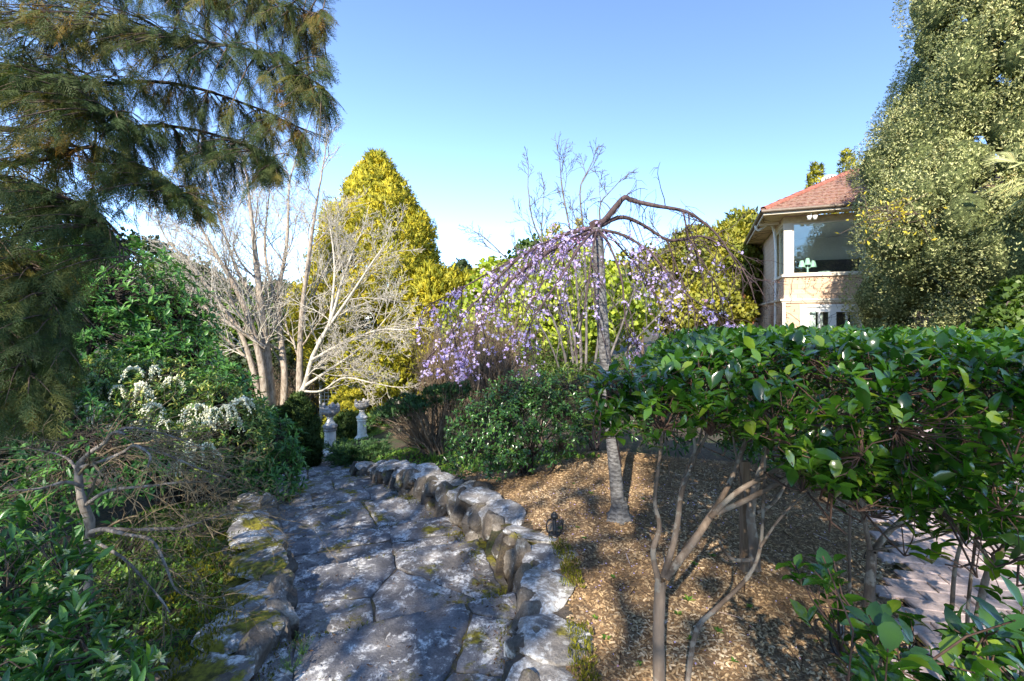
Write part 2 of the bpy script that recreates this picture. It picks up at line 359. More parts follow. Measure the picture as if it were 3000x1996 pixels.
# ------------------------------------------------------------------ terrain
CP = np.array([(0,0,-1.66),(.6,2,-1.57),(1.0,3.5,-1.58),(.8,5,-1.64),(.1,5.6,-1.8),(-.6,6.5,-2.0),(-1.2,7,-2.14),(-2.5,8.5,-2.62),(-2.9,10,-3.0),(-4.2,11,-3.3),
 (-5.5,13,-3.6),(-6,16,-3.8),(-8,20,-4),(2,2,-1.61),(2.4,3.2,-1.63),(3,4,-1.64),(5,4,-1.66),(8,8,-1.7),(10,15,-1.6),(14,20,-1.6),(3,10,-2.2),(1,13,-3),(0,20,-4),
 (-1.75,2,-1.74),(-2.1,3,-1.82),(-2.7,4,-1.95),(-3.4,5,-2.15),(-5,5,-2.1),(-4.3,7,-2.6),(-7,8,-2.7),(-6,3,-1.85),(-5,0,-1.65),(-2,1,-1.7),(-8,14,-3.3),(-15,20,-3.6),(-3,-5,-1.6),
 (5,-5,-1.55),(-20,0,-2),(20,0,-1.5),(-5,10.5,-3.2),(-3.3,7.6,-2.55),(-3.9,9,-2.95),
 (0,40,-5),(40,40,-2),(-40,40,-4),(0,-40,-1),(80,0,-1),(-80,0,-3),(120,120,-2),(-120,120,-6),(0,150,-6),(0,-150,0)], float)
def gz(x, y):
    x = np.asarray(x, float); y = np.asarray(y, float)
    d2 = (x[..., None]-CP[:, 0])**2 + (y[..., None]-CP[:, 1])**2 + .05
    w = 1/d2**1.8
    return (w*CP[:, 2]).sum(-1)/w.sum(-1)
NY = [2.51, 3.44, 4.18, 5.03, 5.8, 6.5, 7.5, 8.3, 9.1, 9.9]
TZ = [-1.65, -1.80, -1.93, -2.06, -2.19, -2.32, -2.45, -2.62, -2.8, -2.98, -3.15]
PCY = [0, 1, 2.05, 2.51, 3.44, 4.18, 5.03, 5.8, 6.5, 7.5, 8.5, 9.5, 10.5, 12]
PCX = [-.5, -.54, -.58, -.62, -1.0, -1.27, -1.76, -2.2, -2.57, -3.05, -3.42, -3.7, -3.95, -4.4]
def pcx(y): return np.interp(y, PCY, PCX)
def phw(y): return np.interp(y, [0, 2, 3, 4, 5, 6.5, 7.5, 10], [.58, .58, .66, .74, .72, .66, .62, .62])
TILT = .36
def tread(x, y):
    q = y - TILT*(x - pcx(y)); return np.array(TZ)[np.searchsorted(NY, q)]
def ground(x, y):
    z = gz(x, y); x = np.asarray(x, float); y = np.asarray(y, float)
    inn = (np.abs(x-pcx(y)) < phw(y)+.16) & (y > .3) & (y < 11.2)
    return np.where(inn, np.minimum(z, tread(x, y)-.16), z)
def sheet(name, xs, ys, zf, mat, keep=None, smooth=True):
    X, Y = np.meshgrid(xs, ys); Z = zf(X, Y); ny, nx = X.shape
    idx = np.arange(nx*ny).reshape(ny, nx)
    Q = np.stack([idx[:-1, :-1], idx[:-1, 1:], idx[1:, 1:], idx[1:, :-1]], -1).reshape(-1, 4)
    if keep is not None:
        cx = X.ravel()[Q].mean(1); cy = Y.ravel()[Q].mean(1); Q = Q[keep(cx, cy)]
    V = np.stack([X, Y, Z], -1).reshape(-1, 3)
    u, inv = np.unique(Q, return_inverse=True)
    g = Geo(); g.add(V[u], inv.reshape(-1, 4)); return g.build(name, mat, None, smooth)
def m_soil():
    m, N, L = newmat('garden soil'); g = N.new('ShaderNodeNewGeometry'); P = g.outputs['Position']
    a = noise(N, L, P, 1.3, 8, .7); b = noise(N, L, P, 30, 6, .7)
    c = mixc(N, L, step(N, L, b, .35, .65), (.035, .025, .016), (.11, .08, .045))
    c = mixc(N, L, step(N, L, a, .5, .62), c, mixc(N, L, b, (.02, .035, .008), (.06, .08, .015)))
    p = N.new('ShaderNodeBsdfPrincipled'); L.new(c, p.inputs['Base Color']); p.inputs['Roughness'].default_value = .9
    bm = N.new('ShaderNodeBump'); bm.inputs['Strength'].default_value = .9; bm.inputs['Distance'].default_value = .03; L.new(b, bm.inputs['Height']); L.new(bm.outputs[0], p.inputs['Normal'])
    o = N.new('ShaderNodeOutputMaterial'); L.new(p.outputs[0], o.inputs[0]); return m
M['soil'] = m_soil()
M['mulchbed'] = m_plain('mulch bed', (.22, .14, .075), .9, .45, 60, .9, 90)
M['lawn'] = m_plain('lawn turf', (.12, .17, .025), .9, .3, 6, .9, 160, dist=.03)
M['hill'] = m_plain('hill', (.07, .085, .045), .9, .35, .15, 0)
def axis_pts(lo, hi, fine, far, step_f):
    a = np.arange(lo, hi+1e-6, step_f); n = 22; g = np.geomspace(.5, far, n)
    return np.concatenate([(lo-g)[::-1], a, hi+g])
gnd = sheet('ground', axis_pts(-7, 5, .08, 900, .09), axis_pts(0, 13, .08, 900, .09), ground, M['soil'])
tag(gnd, kind='structure')
def inside_poly(px, py, poly):
    poly = np.asarray(poly); r = np.zeros(np.shape(px), bool); j = len(poly)-1
    for i in range(len(poly)):
        xi, yi = poly[i]; xj, yj = poly[j]
        c = ((yi > py) != (yj > py)) & (px < (xj-xi)*(py-yi)/(yj-yi+1e-12)+xi); r ^= c; j = i
    return r
# right wall and left wall centre lines: x, y, top z, width
RW = np.array([(.14,1.1,-1.47,.36),(.15,1.5,-1.48,.36),(.17,1.9,-1.5,.34),(.20,2.4,-1.5,.34),(.22,2.9,-1.52,.33),(.12,3.4,-1.55,.33),(-.18,4.0,-1.6,.34),(-.55,4.7,-1.68,.34),(-.95,5.35,-1.78,.34),(-1.4,5.95,-1.93,.33),(-1.78,6.5,-2.06,.3),(-2.3,7.1,-2.28,.26),(-2.6,7.7,-2.42,.22)])
LW = np.array([(-1.42,1.2,-1.5,.34),(-1.36,1.7,-1.5,.36),(-1.33,2.05,-1.5,.36),(-1.42,2.54,-1.55,.36),(-1.84,3.27,-1.66,.34),(-2.32,4.1,-1.8,.34),(-2.78,4.9,-1.93,.34),(-3.1,5.5,-2.1,.3)])
RWX = lambda y: np.interp(y, RW[:, 1], RW[:, 0])
PAVE = [(1.35,.6),(1.75,1.9),(2.2,2.6),(3.3,4.1),(5.0,6.3),(8.5,9.5),(30,9.5),(30,-3),(1.2,-3)]
MULCH = [(.1,.4)] + [(r[0]+.1, r[1]) for r in RW[:9]] + [(.3,5.6),(1.2,5.8),(3.0,5.0)] + [(3.3,4.1),(2.2,2.6),(1.75,1.9),(1.35,.6)]
mb = sheet('mulch_bed', np.arange(-1.2, 3.6, .08), np.arange(.4, 6.0, .08), lambda x, y: gz(x, y)+.012, M['mulchbed'], lambda x, y: inside_poly(x, y, MULCH))
tag(mb, kind='structure')
def pave_z(x, y): return gz(x, y)+.02
pv = sheet('brick_paving', np.concatenate([np.arange(1.2, 6, .1), np.arange(6, 30, 1.)]), np.concatenate([np.arange(-3, .5, .5), np.arange(.5, 9.6, .1)]), pave_z, M['bed'], lambda x, y: inside_poly(x, y, PAVE))
tag(pv, kind='structure')
lw = sheet('lawn', np.arange(-14, -1.5, .15), np.arange(9.6, 24, .15), lambda x, y: gz(x, y)+.015, M['lawn'], lambda x, y: (x < -4.6+ (y-9.6)*.2) & (x > -1.1*y+4))
tag(lw, kind='structure')

# pavers laid in diagonal courses; the ones that show largest are parts, the rest one joined part
def build_pavers():
    rng = RNG(3); ang = math.radians(-14); e = np.array([math.cos(ang), math.sin(ang)]); f = np.array([-e[1], e[0]])
    Lp, Wp = .235, .115; spots = []
    for j in range(-60, 110):
        for i in range(-40, 60):
            c = e*(i*Lp+(j % 2)*Lp*.5) + f*(j*Wp)
            if c[1] < .8 or c[1] > 7.5 or c[0] > 7 or not inside_poly(c[0], c[1], PAVE) : continue
            if c[0]/c[1] > 1.3: continue
            spots.append(c)
    spots = np.array(spots); d = np.hypot(spots[:, 0], spots[:, 1]); spots = spots[np.argsort(d)]
    g = Geo()
    def brick(g, a=.5):
        hx, hy, b = Lp/2-.003, Wp/2-.003, .005
        V = [(-hx,-hy,-.03),(hx,-hy,-.03),(hx,hy,-.03),(-hx,hy,-.03),(-hx,-hy,-b),(hx,-hy,-b),(hx,hy,-b),(-hx,hy,-b),(-hx+b,-hy+b,0),(hx-b,-hy+b,0),(hx-b,hy-b,0),(-hx+b,hy-b,0)]
        Q = [(0,1,5,4),(1,2,6,5),(2,3,7,6),(3,0,4,7),(4,5,9,8),(5,6,10,9),(6,7,11,10),(7,4,8,11),(8,9,10,11)]
        return np.array(V), Q
    V, Q = brick(g); g.add(V, Q); me = g.mesh('paver', M['paver'], False, np.zeros(3))
    rest = Geo()
    for k, c in enumerate(spots):
        z = float(pave_z(c[0], c[1])) + .014 + rng.normal()*.002
        a = ang + rng.normal()*.01; sx, sy = [(float(pave_z(c[0]+q, c[1]+w)) - float(pave_z(c[0]-q, c[1]-w)))/.2 for q, w in ((.1, 0), (0, .1))]
        N_ = nrm(np.array([-sx+rng.normal()*.006, -sy+rng.normal()*.006, 1.])); X_ = np.array([math.cos(a), math.sin(a), 0]); X_ = nrm(X_-N_*(X_@N_)); R = np.stack([X_, np.cross(N_, X_), N_], -1)
        if k < 290: put('paver', me, pv, (R, np.array([c[0], c[1], z])))
        else: rest.add(V@R.T + np.array([c[0], c[1], z]), Q)
    if rest.n: rest.build('joined_pavers', M['paver'], pv, False, kind='stuff')
build_pavers()

# ------------------------------------------------------------------ stone steps with flagstones
def slab(G, poly, z, th, rng, dome=.010, seg=.055, jit=.009):
    poly = np.asarray(poly, float)
    if np.sum(poly[:, 0]*np.roll(poly[:, 1], -1)-np.roll(poly[:, 0], -1)*poly[:, 1]) < 0: poly = poly[::-1]
    out = []
    for i in range(len(poly)):
        a, b = poly[i], poly[(i+1) % len(poly)]; n = max(1, int(np.hypot(*(b-a))/seg))
        for k in range(n): out.append(a+(b-a)*k/n + (rng.normal(size=2)*jit if k else rng.normal(size=2)*jit*.5))
    P = np.array(out); c = P.mean(0); n = len(P)
    # round off the corners a little
    P = .10*np.roll(P, 1, 0)+.8*P+.10*np.roll(P, -1, 0)
    tilt = rng.normal(size=2)*.012
    rings = []
    for s, dz, nz in ((1.0, -th, 0), (1.004, -.012, .003), (.99, -.002, .003), (.93, .001, .003), (.65, dome*.5, .004), (.33, dome*.8, .004)):
        q = c+(P-c)*s; zz = z+dz+rng.normal(size=n)*nz + (q-c)@tilt
        rings.append(np.column_stack([q, zz]))
    V = np.concatenate(rings+[np.array([[c[0], c[1], z+dome]])]); K = len(rings)
    idx = np.arange(K*n).reshape(K, n); A = idx[:-1]; B = idx[1:]
    Q = np.stack([A, np.roll(A, -1, 1), np.roll(B, -1, 1), B], -1).reshape(-1, 4)
    last = idx[-1]; T = np.stack([last, np.roll(last, -1), np.full(n, K*n)], -1)
    G.add2(V, T, Q)
def build_steps():
    rng = RNG(7); g = Geo()
    # the mortared bed: one level block per tread
    ny = [.6]+NY+[10.9]
    for i, z in enumerate(TZ):
        y0, y1 = ny[i], ny[i+1]; V = []
        for yy, dz in ((y0, 0), (y1, 0)):
            for s in np.linspace(-1.12, 1.12, 9):
                hw = phw(yy); cx = pcx(yy); V.append((cx+s*hw, yy+TILT*s*hw + rng.normal()*.008, z-.010))
        V = np.array(V); Vb = V.copy(); Vb[:, 2] -= .35
        A = np.concatenate([V, Vb]); Q = [(k, k+1, k+10, k+9) for k in range(8)]
        Q += [(9+k, 9+k+1, 18+9+k+1, 18+9+k) for k in range(8)] + [(k+1, k, 18+k, 18+k+1) for k in range(8)] + [(0, 9, 27, 18), (17, 8, 26, 35)]
        g.add(A, Q)
    st = g.build('stone_steps', M['bed'], None, False); tag(st, kind='structure')
    def flag(poly, z, th=.07):
        q = Geo(); slab(q, poly, z, th, rng); return q.build('flagstone', M['slab'], st, True)
    cx_ = lambda c: (589.3+.3334*c[0], 1139.3+.3334*c[1])
    def photo(pts, z):
        P = []
        for c in pts: u, v = cx_(c); P.append(on_plane(u, v, z)[:2])
        P = np.array(P); m = P.mean(0); return m+(P-m)*.985
    def cells(seeds, wts, rect):
        """power diagram of the seeds clipped to the convex tread outline"""
        out = []
        for i, (a, wa) in enumerate(zip(seeds, wts)):
            P = [np.array(q, float) for q in rect]
            for j, (b, wb) in enumerate(zip(seeds, wts)):
                if i == j: continue
                n = b-a; c = (b@b-a@a-(wb-wa))/2; Q = []
                for k in range(len(P)):
                    p, q = P[k], P[(k+1) % len(P)]; dp, dq = p@n-c, q@n-c
                    if dp <= 0: Q.append(p)
                    if dp*dq < 0: Q.append(p+(q-p)*dp/(dp-dq))
                P = Q
                if not P: break
            if len(P) > 2: out.append(np.array(P))
        return out
    def inset(P, e):
        if np.sum(P[:, 0]*np.roll(P[:, 1], -1)-np.roll(P[:, 0], -1)*P[:, 1]) < 0: P = P[::-1]
        keep = [0]
        for k in range(1, len(P)):
            if np.hypot(*(P[k]-P[keep[-1]])) > .03: keep.append(k)
        P = P[keep]; m = P.mean(0); out = []
        for k in range(len(P)):
            a, b, c = P[k-1], P[k], P[(k+1) % len(P)]; n1 = nrm(np.array([-(b-a)[1], (b-a)[0]])); n2 = nrm(np.array([-(c-b)[1], (c-b)[0]])); n = nrm(n1+n2); out.append(b+n*e/max(.5, n@n1))
        return np.array(out)
    def outline(y0, y1):
        pt = lambda s, y: (pcx(y)+s*phw(y), y+TILT*s*phw(y)); return [pt(-1.05, y0), pt(1.05, y0), pt(1.05, y1), pt(0, y1), pt(-1.05, y1)]
    for i, (spots, y0) in enumerate([([(900,960,.60),(1640,745,.24),(1530,1020,.34),(830,1330,.3),(1480,1270,.24),(270,1120,.26),(1300,1400,.2),(600,1500,.3),(1100,1520,.2),(1650,1480,.2)], 1.05),
                          ([(560,570,.46),(1060,640,.30),(1370,420,.50),(480,770,.34)], None)]):
        seeds, wts = [], []
        for cx, cy, r in spots:
            u, v = cx_((cx, cy)); seeds.append(on_plane(u, v, TZ[i])[:2]); wts.append((r*.8)**2)
        a = ny[i]+.012 if y0 is None else y0
        for P in cells(seeds, wts, outline(a, ny[i+1]+.015)):
            Q = inset(P, .0055)
            if len(Q) > 2: flag(Q, TZ[i], .09)
    for i in range(2, len(TZ)):
        y0, y1 = ny[i]+.01, ny[i+1]+.025; z = TZ[i]
        k = 2 if i % 2 else 3
        if i == 2: k = 2
        cuts = np.sort(np.concatenate([[-1], (np.arange(1, k)/k*2-1)+rng.uniform(-.22, .22, k-1), [1]]))
        for a, b in zip(cuts[:-1], cuts[1:]):
            sk = rng.uniform(-.1, .1)
            def pt(s, y):
                hw = phw(y); return (pcx(y)+s*hw*.985, y+TILT*s*hw)
            jj = .007
            if b-a > .75 and rng.random() < .5:
                ym = y0+(y1-y0)*rng.uniform(.4, .6)
                flag([pt(a+jj, y0), pt(b-jj, y0), pt(b-jj, ym-.012+sk*.4), pt(a+jj, ym-.012)], z)
                flag([pt(a+jj, ym+.012), pt(b-jj, ym+.012+sk*.4), pt(b-jj+sk, y1), pt(a+jj, y1)], z)
            else:
                flag([pt(a+jj, y0), pt((a+b)/2, y0+rng.normal()*.015), pt(b-jj, y0), pt(b-jj+sk*.5, y1), pt((a+b)/2, y1+rng.normal()*.02), pt(a+jj, y1)], z)
    return st
steps_o = build_steps()

# ------------------------------------------------------------------ stone walls
def ico(sub):
    import bmesh
    bm = bmesh.new(); bmesh.ops.create_icosphere(bm, subdivisions=min(sub, 4), radius=1); bm.verts.ensure_lookup_table()
    V = np.array([v.co[:] for v in bm.verts]); T = np.array([[v.index for v in f.verts] for f in bm.faces]); bm.free(); return V, T
IC2, IC3, IC4 = ico(2), ico(3), ico(5)
def rock_shape(seed, ic, planes=11, flat=.0):
    r = RNG(seed); V = ic[0].copy()
    for k in range(planes):
        n = nrm(r.normal(size=3)); h = r.uniform(.52, .84); d = V@n - h; V -= np.where(d > 0, d, 0)[:, None]*n*.98
    if flat:
        d = V[:, 2]-flat; V[:, 2] -= np.where(d > 0, d, 0)*.9
    ph = r.uniform(0, 6, (6, 3)); nz = np.zeros(len(V))
    for k in range(6):
        kx = r.normal(size=3)*(3+2.5*k); nz += np.sin(V@kx+ph[k, 0])/(3+2.5*k)
    V += nrm(V)*nz[:, None]*.10
    n2 = np.zeros(len(V))
    for k in range(8):
        kx = nrm(r.normal(size=3))*(14+5*k); n2 += np.abs(np.sin(V@kx+r.uniform(0, 6)))/(14+5*k)
    V -= nrm(V)*n2[:, None]*.42
    for k in range(3): V[:, k] /= np.abs(V[:, k]).max()
    return V, ic[1]
def rock_meshes(mat, n, flat, ic, seed):
    out = []
    for k in range(n):
        g = Geo(); V, T = rock_shape(seed+k, ic, 9, flat); g.add(V, T); me = g.mesh('stone', mat, True, np.zeros(3)); me.set_sharp_from_angle(angle=math.radians(28)); out.append(me)
    return out
def rotz(a, tx=0, ty=0):
    c, s = math.cos(a), math.sin(a); Rz = np.array([[c, -s, 0], [s, c, 0], [0, 0, 1]])
    cx, sx = math.cos(tx), math.sin(tx); Rx = np.array([[1, 0, 0], [0, cx, -sx], [0, sx, cx]])
    cy, sy = math.cos(ty), math.sin(ty); Ry = np.array([[cy, 0, sy], [0, 1, 0], [-sy, 0, cy]])
    return Rz@Rx@Ry
def build_wall(name, label, line, side, mat_cap, mat_face, seed, depth_fn):
    rng = RNG(seed)
    root = thing(name, label, 'stone wall', (line[3][0], line[3][1], line[3][2]-.3))
    caps = rock_meshes(mat_cap, 9, .25, IC4, seed*10); faces = rock_meshes(mat_face, 7, 0, IC4, seed*10+50)
    seg = np.hypot(np.diff(line[:, 0]), np.diff(line[:, 1])); L = np.concatenate([[0], np.cumsum(seg)])
    def P(s): return np.array([np.interp(s, L, line[:, k]) for k in range(4)])
    def tang(s): a, b = P(max(0, s-.05)), P(min(L[-1], s+.05)); t = b[:2]-a[:2]; return t/np.hypot(*t)
    # earth and rubble core
    g = Geo(); ss = np.arange(0, L[-1], .12); rows = []
    for s in ss:
        p = P(s); t = tang(s); n = np.array([-t[1], t[0]])*side; w = p[3]; foot = float(tread(p[0]+n[0]*.3, p[1]+n[1]*.3))
        inn = p[:2]+n*w*.32; out = p[:2]-n*w*.55; zt = p[2]-.07; zo = float(gz(*out))-.15
        rows.append([(inn[0], inn[1], foot-.3), (inn[0], inn[1], zt), (out[0], out[1], min(zt, zo+.2)), (out[0], out[1], zo-.2)])
    R = np.array(rows); idx = np.arange(len(rows)*4).reshape(-1, 4); A = idx[:-1]; B = idx[1:]
    g.add(R.reshape(-1, 3), np.stack([A[:, :-1], A[:, 1:], B[:, 1:], B[:, :-1]], -1).reshape(-1, 4)); g.build('earth_core', M['bed'], root, False)
    s = .05
    while s < L[-1]-.05:
        ln = rng.uniform(.26, .5); p = P(s+ln/2); t = tang(s+ln/2); n = np.array([-t[1], t[0]])*side; a = math.atan2(t[1], t[0])
        hz = rng.uniform(.055, .095); w = p[3]*rng.uniform(.5, .62)
        c = np.array([p[0]+n[0]*rng.uniform(-.02, .035), p[1]+n[1]*rng.uniform(-.02, .035), p[2]-hz*.75+rng.uniform(-.025, .03)])
        Rm = rotz(a+rng.normal()*.15, rng.normal()*.1, rng.normal()*.09)@np.diag([ln*.56, w, hz])
        put('stone', caps[rng.integers(len(caps))], root, (Rm, c))
        if rng.random() < .4 and p[3] > .3:     # a smaller stone tucked behind
            b = .07+rng.random()*.06; c2 = np.array([p[0]-n[0]*p[3]*.55, p[1]-n[1]*p[3]*.55, p[2]-.07])
            put('stone', faces[rng.integers(len(faces))], root, (rotz(rng.uniform(0, 6))@np.diag([b*1.3, b, b*.7]), c2))
        s += ln*.93
    # the face on the path side, course by course
    s = 0.0
    while s < L[-1]-.05:
        p = P(s); t = tang(s); n = np.array([-t[1], t[0]])*side; a = math.atan2(t[1], t[0]); foot = float(tread(p[0]+n[0]*.35, p[1]+n[1]*.35))
        hgt = p[2]-.06-foot; k = max(1, int(round(hgt/.17))); ln = rng.uniform(.16, .3); z = foot-.04
        for j in range(k):
            h = (hgt+.06)/k*rng.uniform(.9, 1.2); off = rng.uniform(-.06, .06)
            c = np.array([p[0]+n[0]*p[3]*.36+t[0]*off, p[1]+n[1]*p[3]*.36+t[1]*off, z+h/2])
            Rm = rotz(a+rng.normal()*.2, rng.normal()*.15, rng.normal()*.2)@np.diag([ln*.58*rng.uniform(.85, 1.15), rng.uniform(.09, .13), h*.6])
            put('stone', faces[rng.integers(len(faces))], root, (Rm, c)); z += h*.92
        s += ln*.78
    return root
build_wall('stone_wall', 'curved grey granite wall with rough cap stones between stone steps and wood chip bed', RW, 1, M['rock'], M['rockface'], 11, None)
build_wall('stone_wall', 'low mossy stone wall along the left edge of the steps beneath bare maple branches', LW, -1, M['rockmoss'], M['rockface'], 12, None)

# ------------------------------------------------------------------ house
def m_wall():
    m, N, L = newmat('salmon brick wall'); tc = N.new('ShaderNodeTexCoord'); mp = N.new('ShaderNodeMapping'); mp.inputs['Rotation'].default_value = (math.pi/2, 0, 0)
    L.new(tc.outputs['Object'], mp.inputs[0])
    sx = N.new('ShaderNodeSeparateXYZ'); L.new(tc.outputs['Object'], sx.inputs[0]); cb = N.new('ShaderNodeCombineXYZ')
    L.new(mul(N, L, sx.outputs[0], sx.outputs[1], 'ADD'), cb.inputs[0]); L.new(sx.outputs[2], cb.inputs[1])
    b = N.new('ShaderNodeTexBrick'); L.new(cb.outputs[0], b.inputs['Vector']); b.inputs['Scale'].default_value = 1
    b.inputs['Brick Width'].default_value = .46; b.inputs['Row Height'].default_value = .17; b.inputs['Mortar Size'].default_value = .007
    b.inputs['Color1'].default_value = (.56, .36, .23, 1); b.inputs['Color2'].default_value = (.60, .43, .30, 1); b.inputs['Mortar'].default_value = (.32, .22, .15, 1)
    c = mixc(N, L, mul(N, L, noise(N, L, tc.outputs['Object'], 3, 6), .35), b.outputs['Color'], (.46, .36, .27))
    p = N.new('ShaderNodeBsdfPrincipled'); L.new(c, p.inputs['Base Color']); p.inputs['Roughness'].default_value = .85
    bm = N.new('ShaderNodeBump'); bm.inputs['Strength'].default_value = .4; bm.inputs['Distance'].default_value = .01
    iv = mul(N, L, 1.0, b.outputs['Fac'], 'SUBTRACT'); L.new(iv, bm.inputs['Height']); L.new(bm.outputs[0], p.inputs['Normal'])
    o = N.new('ShaderNodeOutputMaterial'); L.new(p.outputs[0], o.inputs[0]); return m
def m_glass(name, tint, gl):
    m, N, L = newmat(name); t = N.new('ShaderNodeBsdfTransparent'); t.inputs[0].default_value = (*tint, 1)
    g = N.new('ShaderNodeBsdfGlossy'); g.inputs['Roughness'].default_value = .01; g.inputs[0].default_value = (.9, 1, .97, 1)
    mx = N.new('ShaderNodeMixShader'); mx.inputs[0].default_value = gl; L.new(t.outputs[0], mx.inputs[1]); L.new(g.outputs[0], mx.inputs[2])
    o = N.new('ShaderNodeOutputMaterial'); L.new(mx.outputs[0], o.inputs[0]); return m
M['wall'] = m_wall(); M['glass'] = m_glass('window glass', (.93, .98, .95), .09)
M['roomwall'] = m_plain('room wall', (.84, .83, .86), .8, .03, 2, 0)
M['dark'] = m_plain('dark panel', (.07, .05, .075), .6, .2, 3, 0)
M['curtain'] = m_plain('curtain', (.75, .73, .74), .9, .08, 12, 0)
M['lamp'] = m_plain('green lamp shade', (.42, .60, .52), .6, .05, 9, 0)
M['tile'] = m_bark('terracotta tile', (.16, .08, .058), (.30, .165, .125), 9, (1, 1, 1), .4, .8, (.30, .21, .15))
M['ridge'] = m_bark('ridge tile', (.24, .085, .06), (.36, .14, .10), 9, (1, 1, 1), .3)
def build_house():
    rng = RNG(21)
    root = thing('house', 'two storey salmon brick house with terracotta hip roof and corner picture window', 'house', (9.28, 15.62, -1.6))
    root.rotation_euler = (0, 0, math.atan2(-.39, .92))
    H = lambda z: z+1.6
    def bx(name, mat, *boxes, parent=root, smooth=False):
        g = Geo()
        for b in boxes: g.box(b[0], b[1], b[2], b[3], H(b[4]), H(b[5]))
        return g.build(name, mat, parent, smooth, local=True)
    t = .22
    # lower storey walls with the opening of the front window
    bx('wall', M['wall'], (0, .6, 0, t, -1.9, .548), (2.32, 6.4, 0, t, -1.9, .548), (.6, 2.32, 0, t, .34, .548), (.6, 2.32, 0, t, -1.9, -.9))
    bx('wall', M['wall'], (0, t, t, 12, -1.9, .548))
    # spandrel under the picture window
    bx('wall', M['wall'], (.03, 6.4, .03, t, .622, 1.37)); bx('wall', M['wall'], (.03, t, t, 2.5, .622, 1.37))
    bx('wall', M['wall'], (.03, t, 2.502, 12, .622, 3.4)); bx('wall', M['wall'], (4.2, 6.4, .03, t, 1.372, 3.4))
    bx('ledge', M['cream'], (-.09, 6.4, -.09, t, .55, .62), (-.09, t, t+.002, 12, .55, .62), (-.05, 6.4, -.05, .0, .49, .548))
    bx('sill', M['cream'], (-.04, 4.2, -.04, t, 1.372, 1.45)); bx('sill', M['cream'], (-.04, t, t+.002, 2.5, 1.372, 1.45))
    bx('corner_post', M['cream'], (.03, .27, .03, .2, 1.452, 3.2))
    bx('lintel', M['soffit'], (.03, 4.2, .03, t, 3.2, 3.42)); bx('lintel', M['soffit'], (.03, t, t+.002, 2.5, 3.2, 3.42))
    wf = bx('window', M['cream'], (.272, .33, .06, .12, 1.452, 3.198), (4.14, 4.2, .06, .12, 1.452, 3.198), (.332, 4.138, .06, .12, 3.15, 3.198), (.332, 4.138, .06, .12, 1.452, 1.5))
    bx('pane', M['glass'], (.332, 4.138, .085, .095, 1.502, 3.148), parent=wf)
    wf = bx('window', M['cream'], (.06, .12, .202, .25, 1.452, 3.198), (.06, .12, 2.44, 2.5, 1.452, 3.198), (.06, .12, 1.3, 1.35, 1.502, 3.148), (.06, .12, .252, 2.438, 3.15, 3.198), (.06, .12, .252, 2.438, 1.452, 1.5))
    bx('pane', M['glass'], (.085, .095, .252, 1.298, 1.502, 3.148), (.085, .095, 1.352, 2.438, 1.502, 3.148), parent=wf)
    # room behind the window
    bx('room', M['roomwall'], (.3, 6, 4.5, 4.6, 1.0, 3.3), (4.3, 4.4, .3, 4.5, 1.0, 3.3), (.3, 6, .3, 4.6, 3.3, 3.38), (.3, 6, .3, 4.6, .9, 1.0))
    bx('sideboard', M['dark'], (.9, 3.3, 4.3, 4.498, 1.0, 2.35))
    # lower window: white frame, two pairs of casements
    wf = bx('window', M['white'], (.5, .66, -.05, .1, -.95, .34), (2.2, 2.42, -.05, .1, -.95, .34), (.5, 2.42, -.08, .1, .342, .42), (.662, 2.198, -.03, .1, .17, .338),
            (.662, .76, -.02, .1, -.95, .168), (1.02, 1.07, -.02, .1, -.95, .168), (1.31, 1.52, -.02, .1, -.95, .168), (1.78, 1.83, -.02, .1, -.95, .168), (2.08, 2.198, -.02, .1, -.95, .168))
    for a, b in ((.762, 1.018), (1.072, 1.308), (1.522, 1.778), (1.832, 2.078)):
        bx('pane', M['glass'], (a, b, .03, .04, -.95, .166), parent=wf)
    for a, b in ((.762, .97), (1.072, 1.18), (1.93, 2.09)):
        g = Geo(); xs = np.linspace(a, b, 14); V = [(x, .13+.012*math.sin(k*2.1), z) for z in (H(-.95), H(.2)) for k, x in enumerate(xs)]
        g.add(V, [(k, k+1, 15+k, 14+k) for k in range(13)]); g.build('curtain', M['curtain'], wf, True, local=True)
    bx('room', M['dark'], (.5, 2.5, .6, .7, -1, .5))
    # eaves
    bx('soffit', M['soffit'], (-.62, 6.4, -.62, .028, 3.44, 3.48), (-.62, .028, .03, 12.6, 3.44, 3.48))
    for k in range(9):     # board joints of the soffit are real laths
        pass
    bx('fascia', M['cream'], (-.66, 6.4, -.66, -.622, 3.41, 3.53), (-.66, -.622, -.62, 12.6, 3.41, 3.53))
    bx('beam', M['cream'], (-.62, .02, .9, .98, 3.34, 3.438))
    g = Geo(); tube(g, [(-.72, 12.6, H(3.53)), (-.72, -.72, H(3.53))], .055, Sd=8); tube(g, [(-.72, -.72, H(3.53)), (6.5, -.72, H(3.53))], .055, Sd=8); g.build('gutter', M['gutter'], root, True, local=True)
    g = Geo(); tube(g, [(-.7, 1.6, H(3.5)), (-.6, 1.62, H(3.3)), (-.05, 1.62, H(3.1)), (-.05, 1.62, H(-1.6))], .045, n=30, Sd=8); g.build('downpipe', M['white'], root, True, local=True)
    g = Geo(); tube(g, [(.02, -.04, H(.49)), (.02, -.04, H(-1.6))], .05, n=3, Sd=8); g.build('downpipe', M['white'], root, True, local=True)
    # roof: two hipped planes with overlapping tiles, hip caps
    sl = .565; z0 = 3.53; e = -.68
    def rz(d): return H(z0 + sl*(d-e))
    g = Geo(); R_ = 4.6
    g.add([(e, e, rz(e)), (6.5, e, rz(e)), (6.5, R_, rz(R_)), (R_, R_, rz(R_)), (R_, 12.6, rz(R_)), (e, 12.6, rz(e))], [(0, 1, 2, 3), (0, 3, 4, 5)])
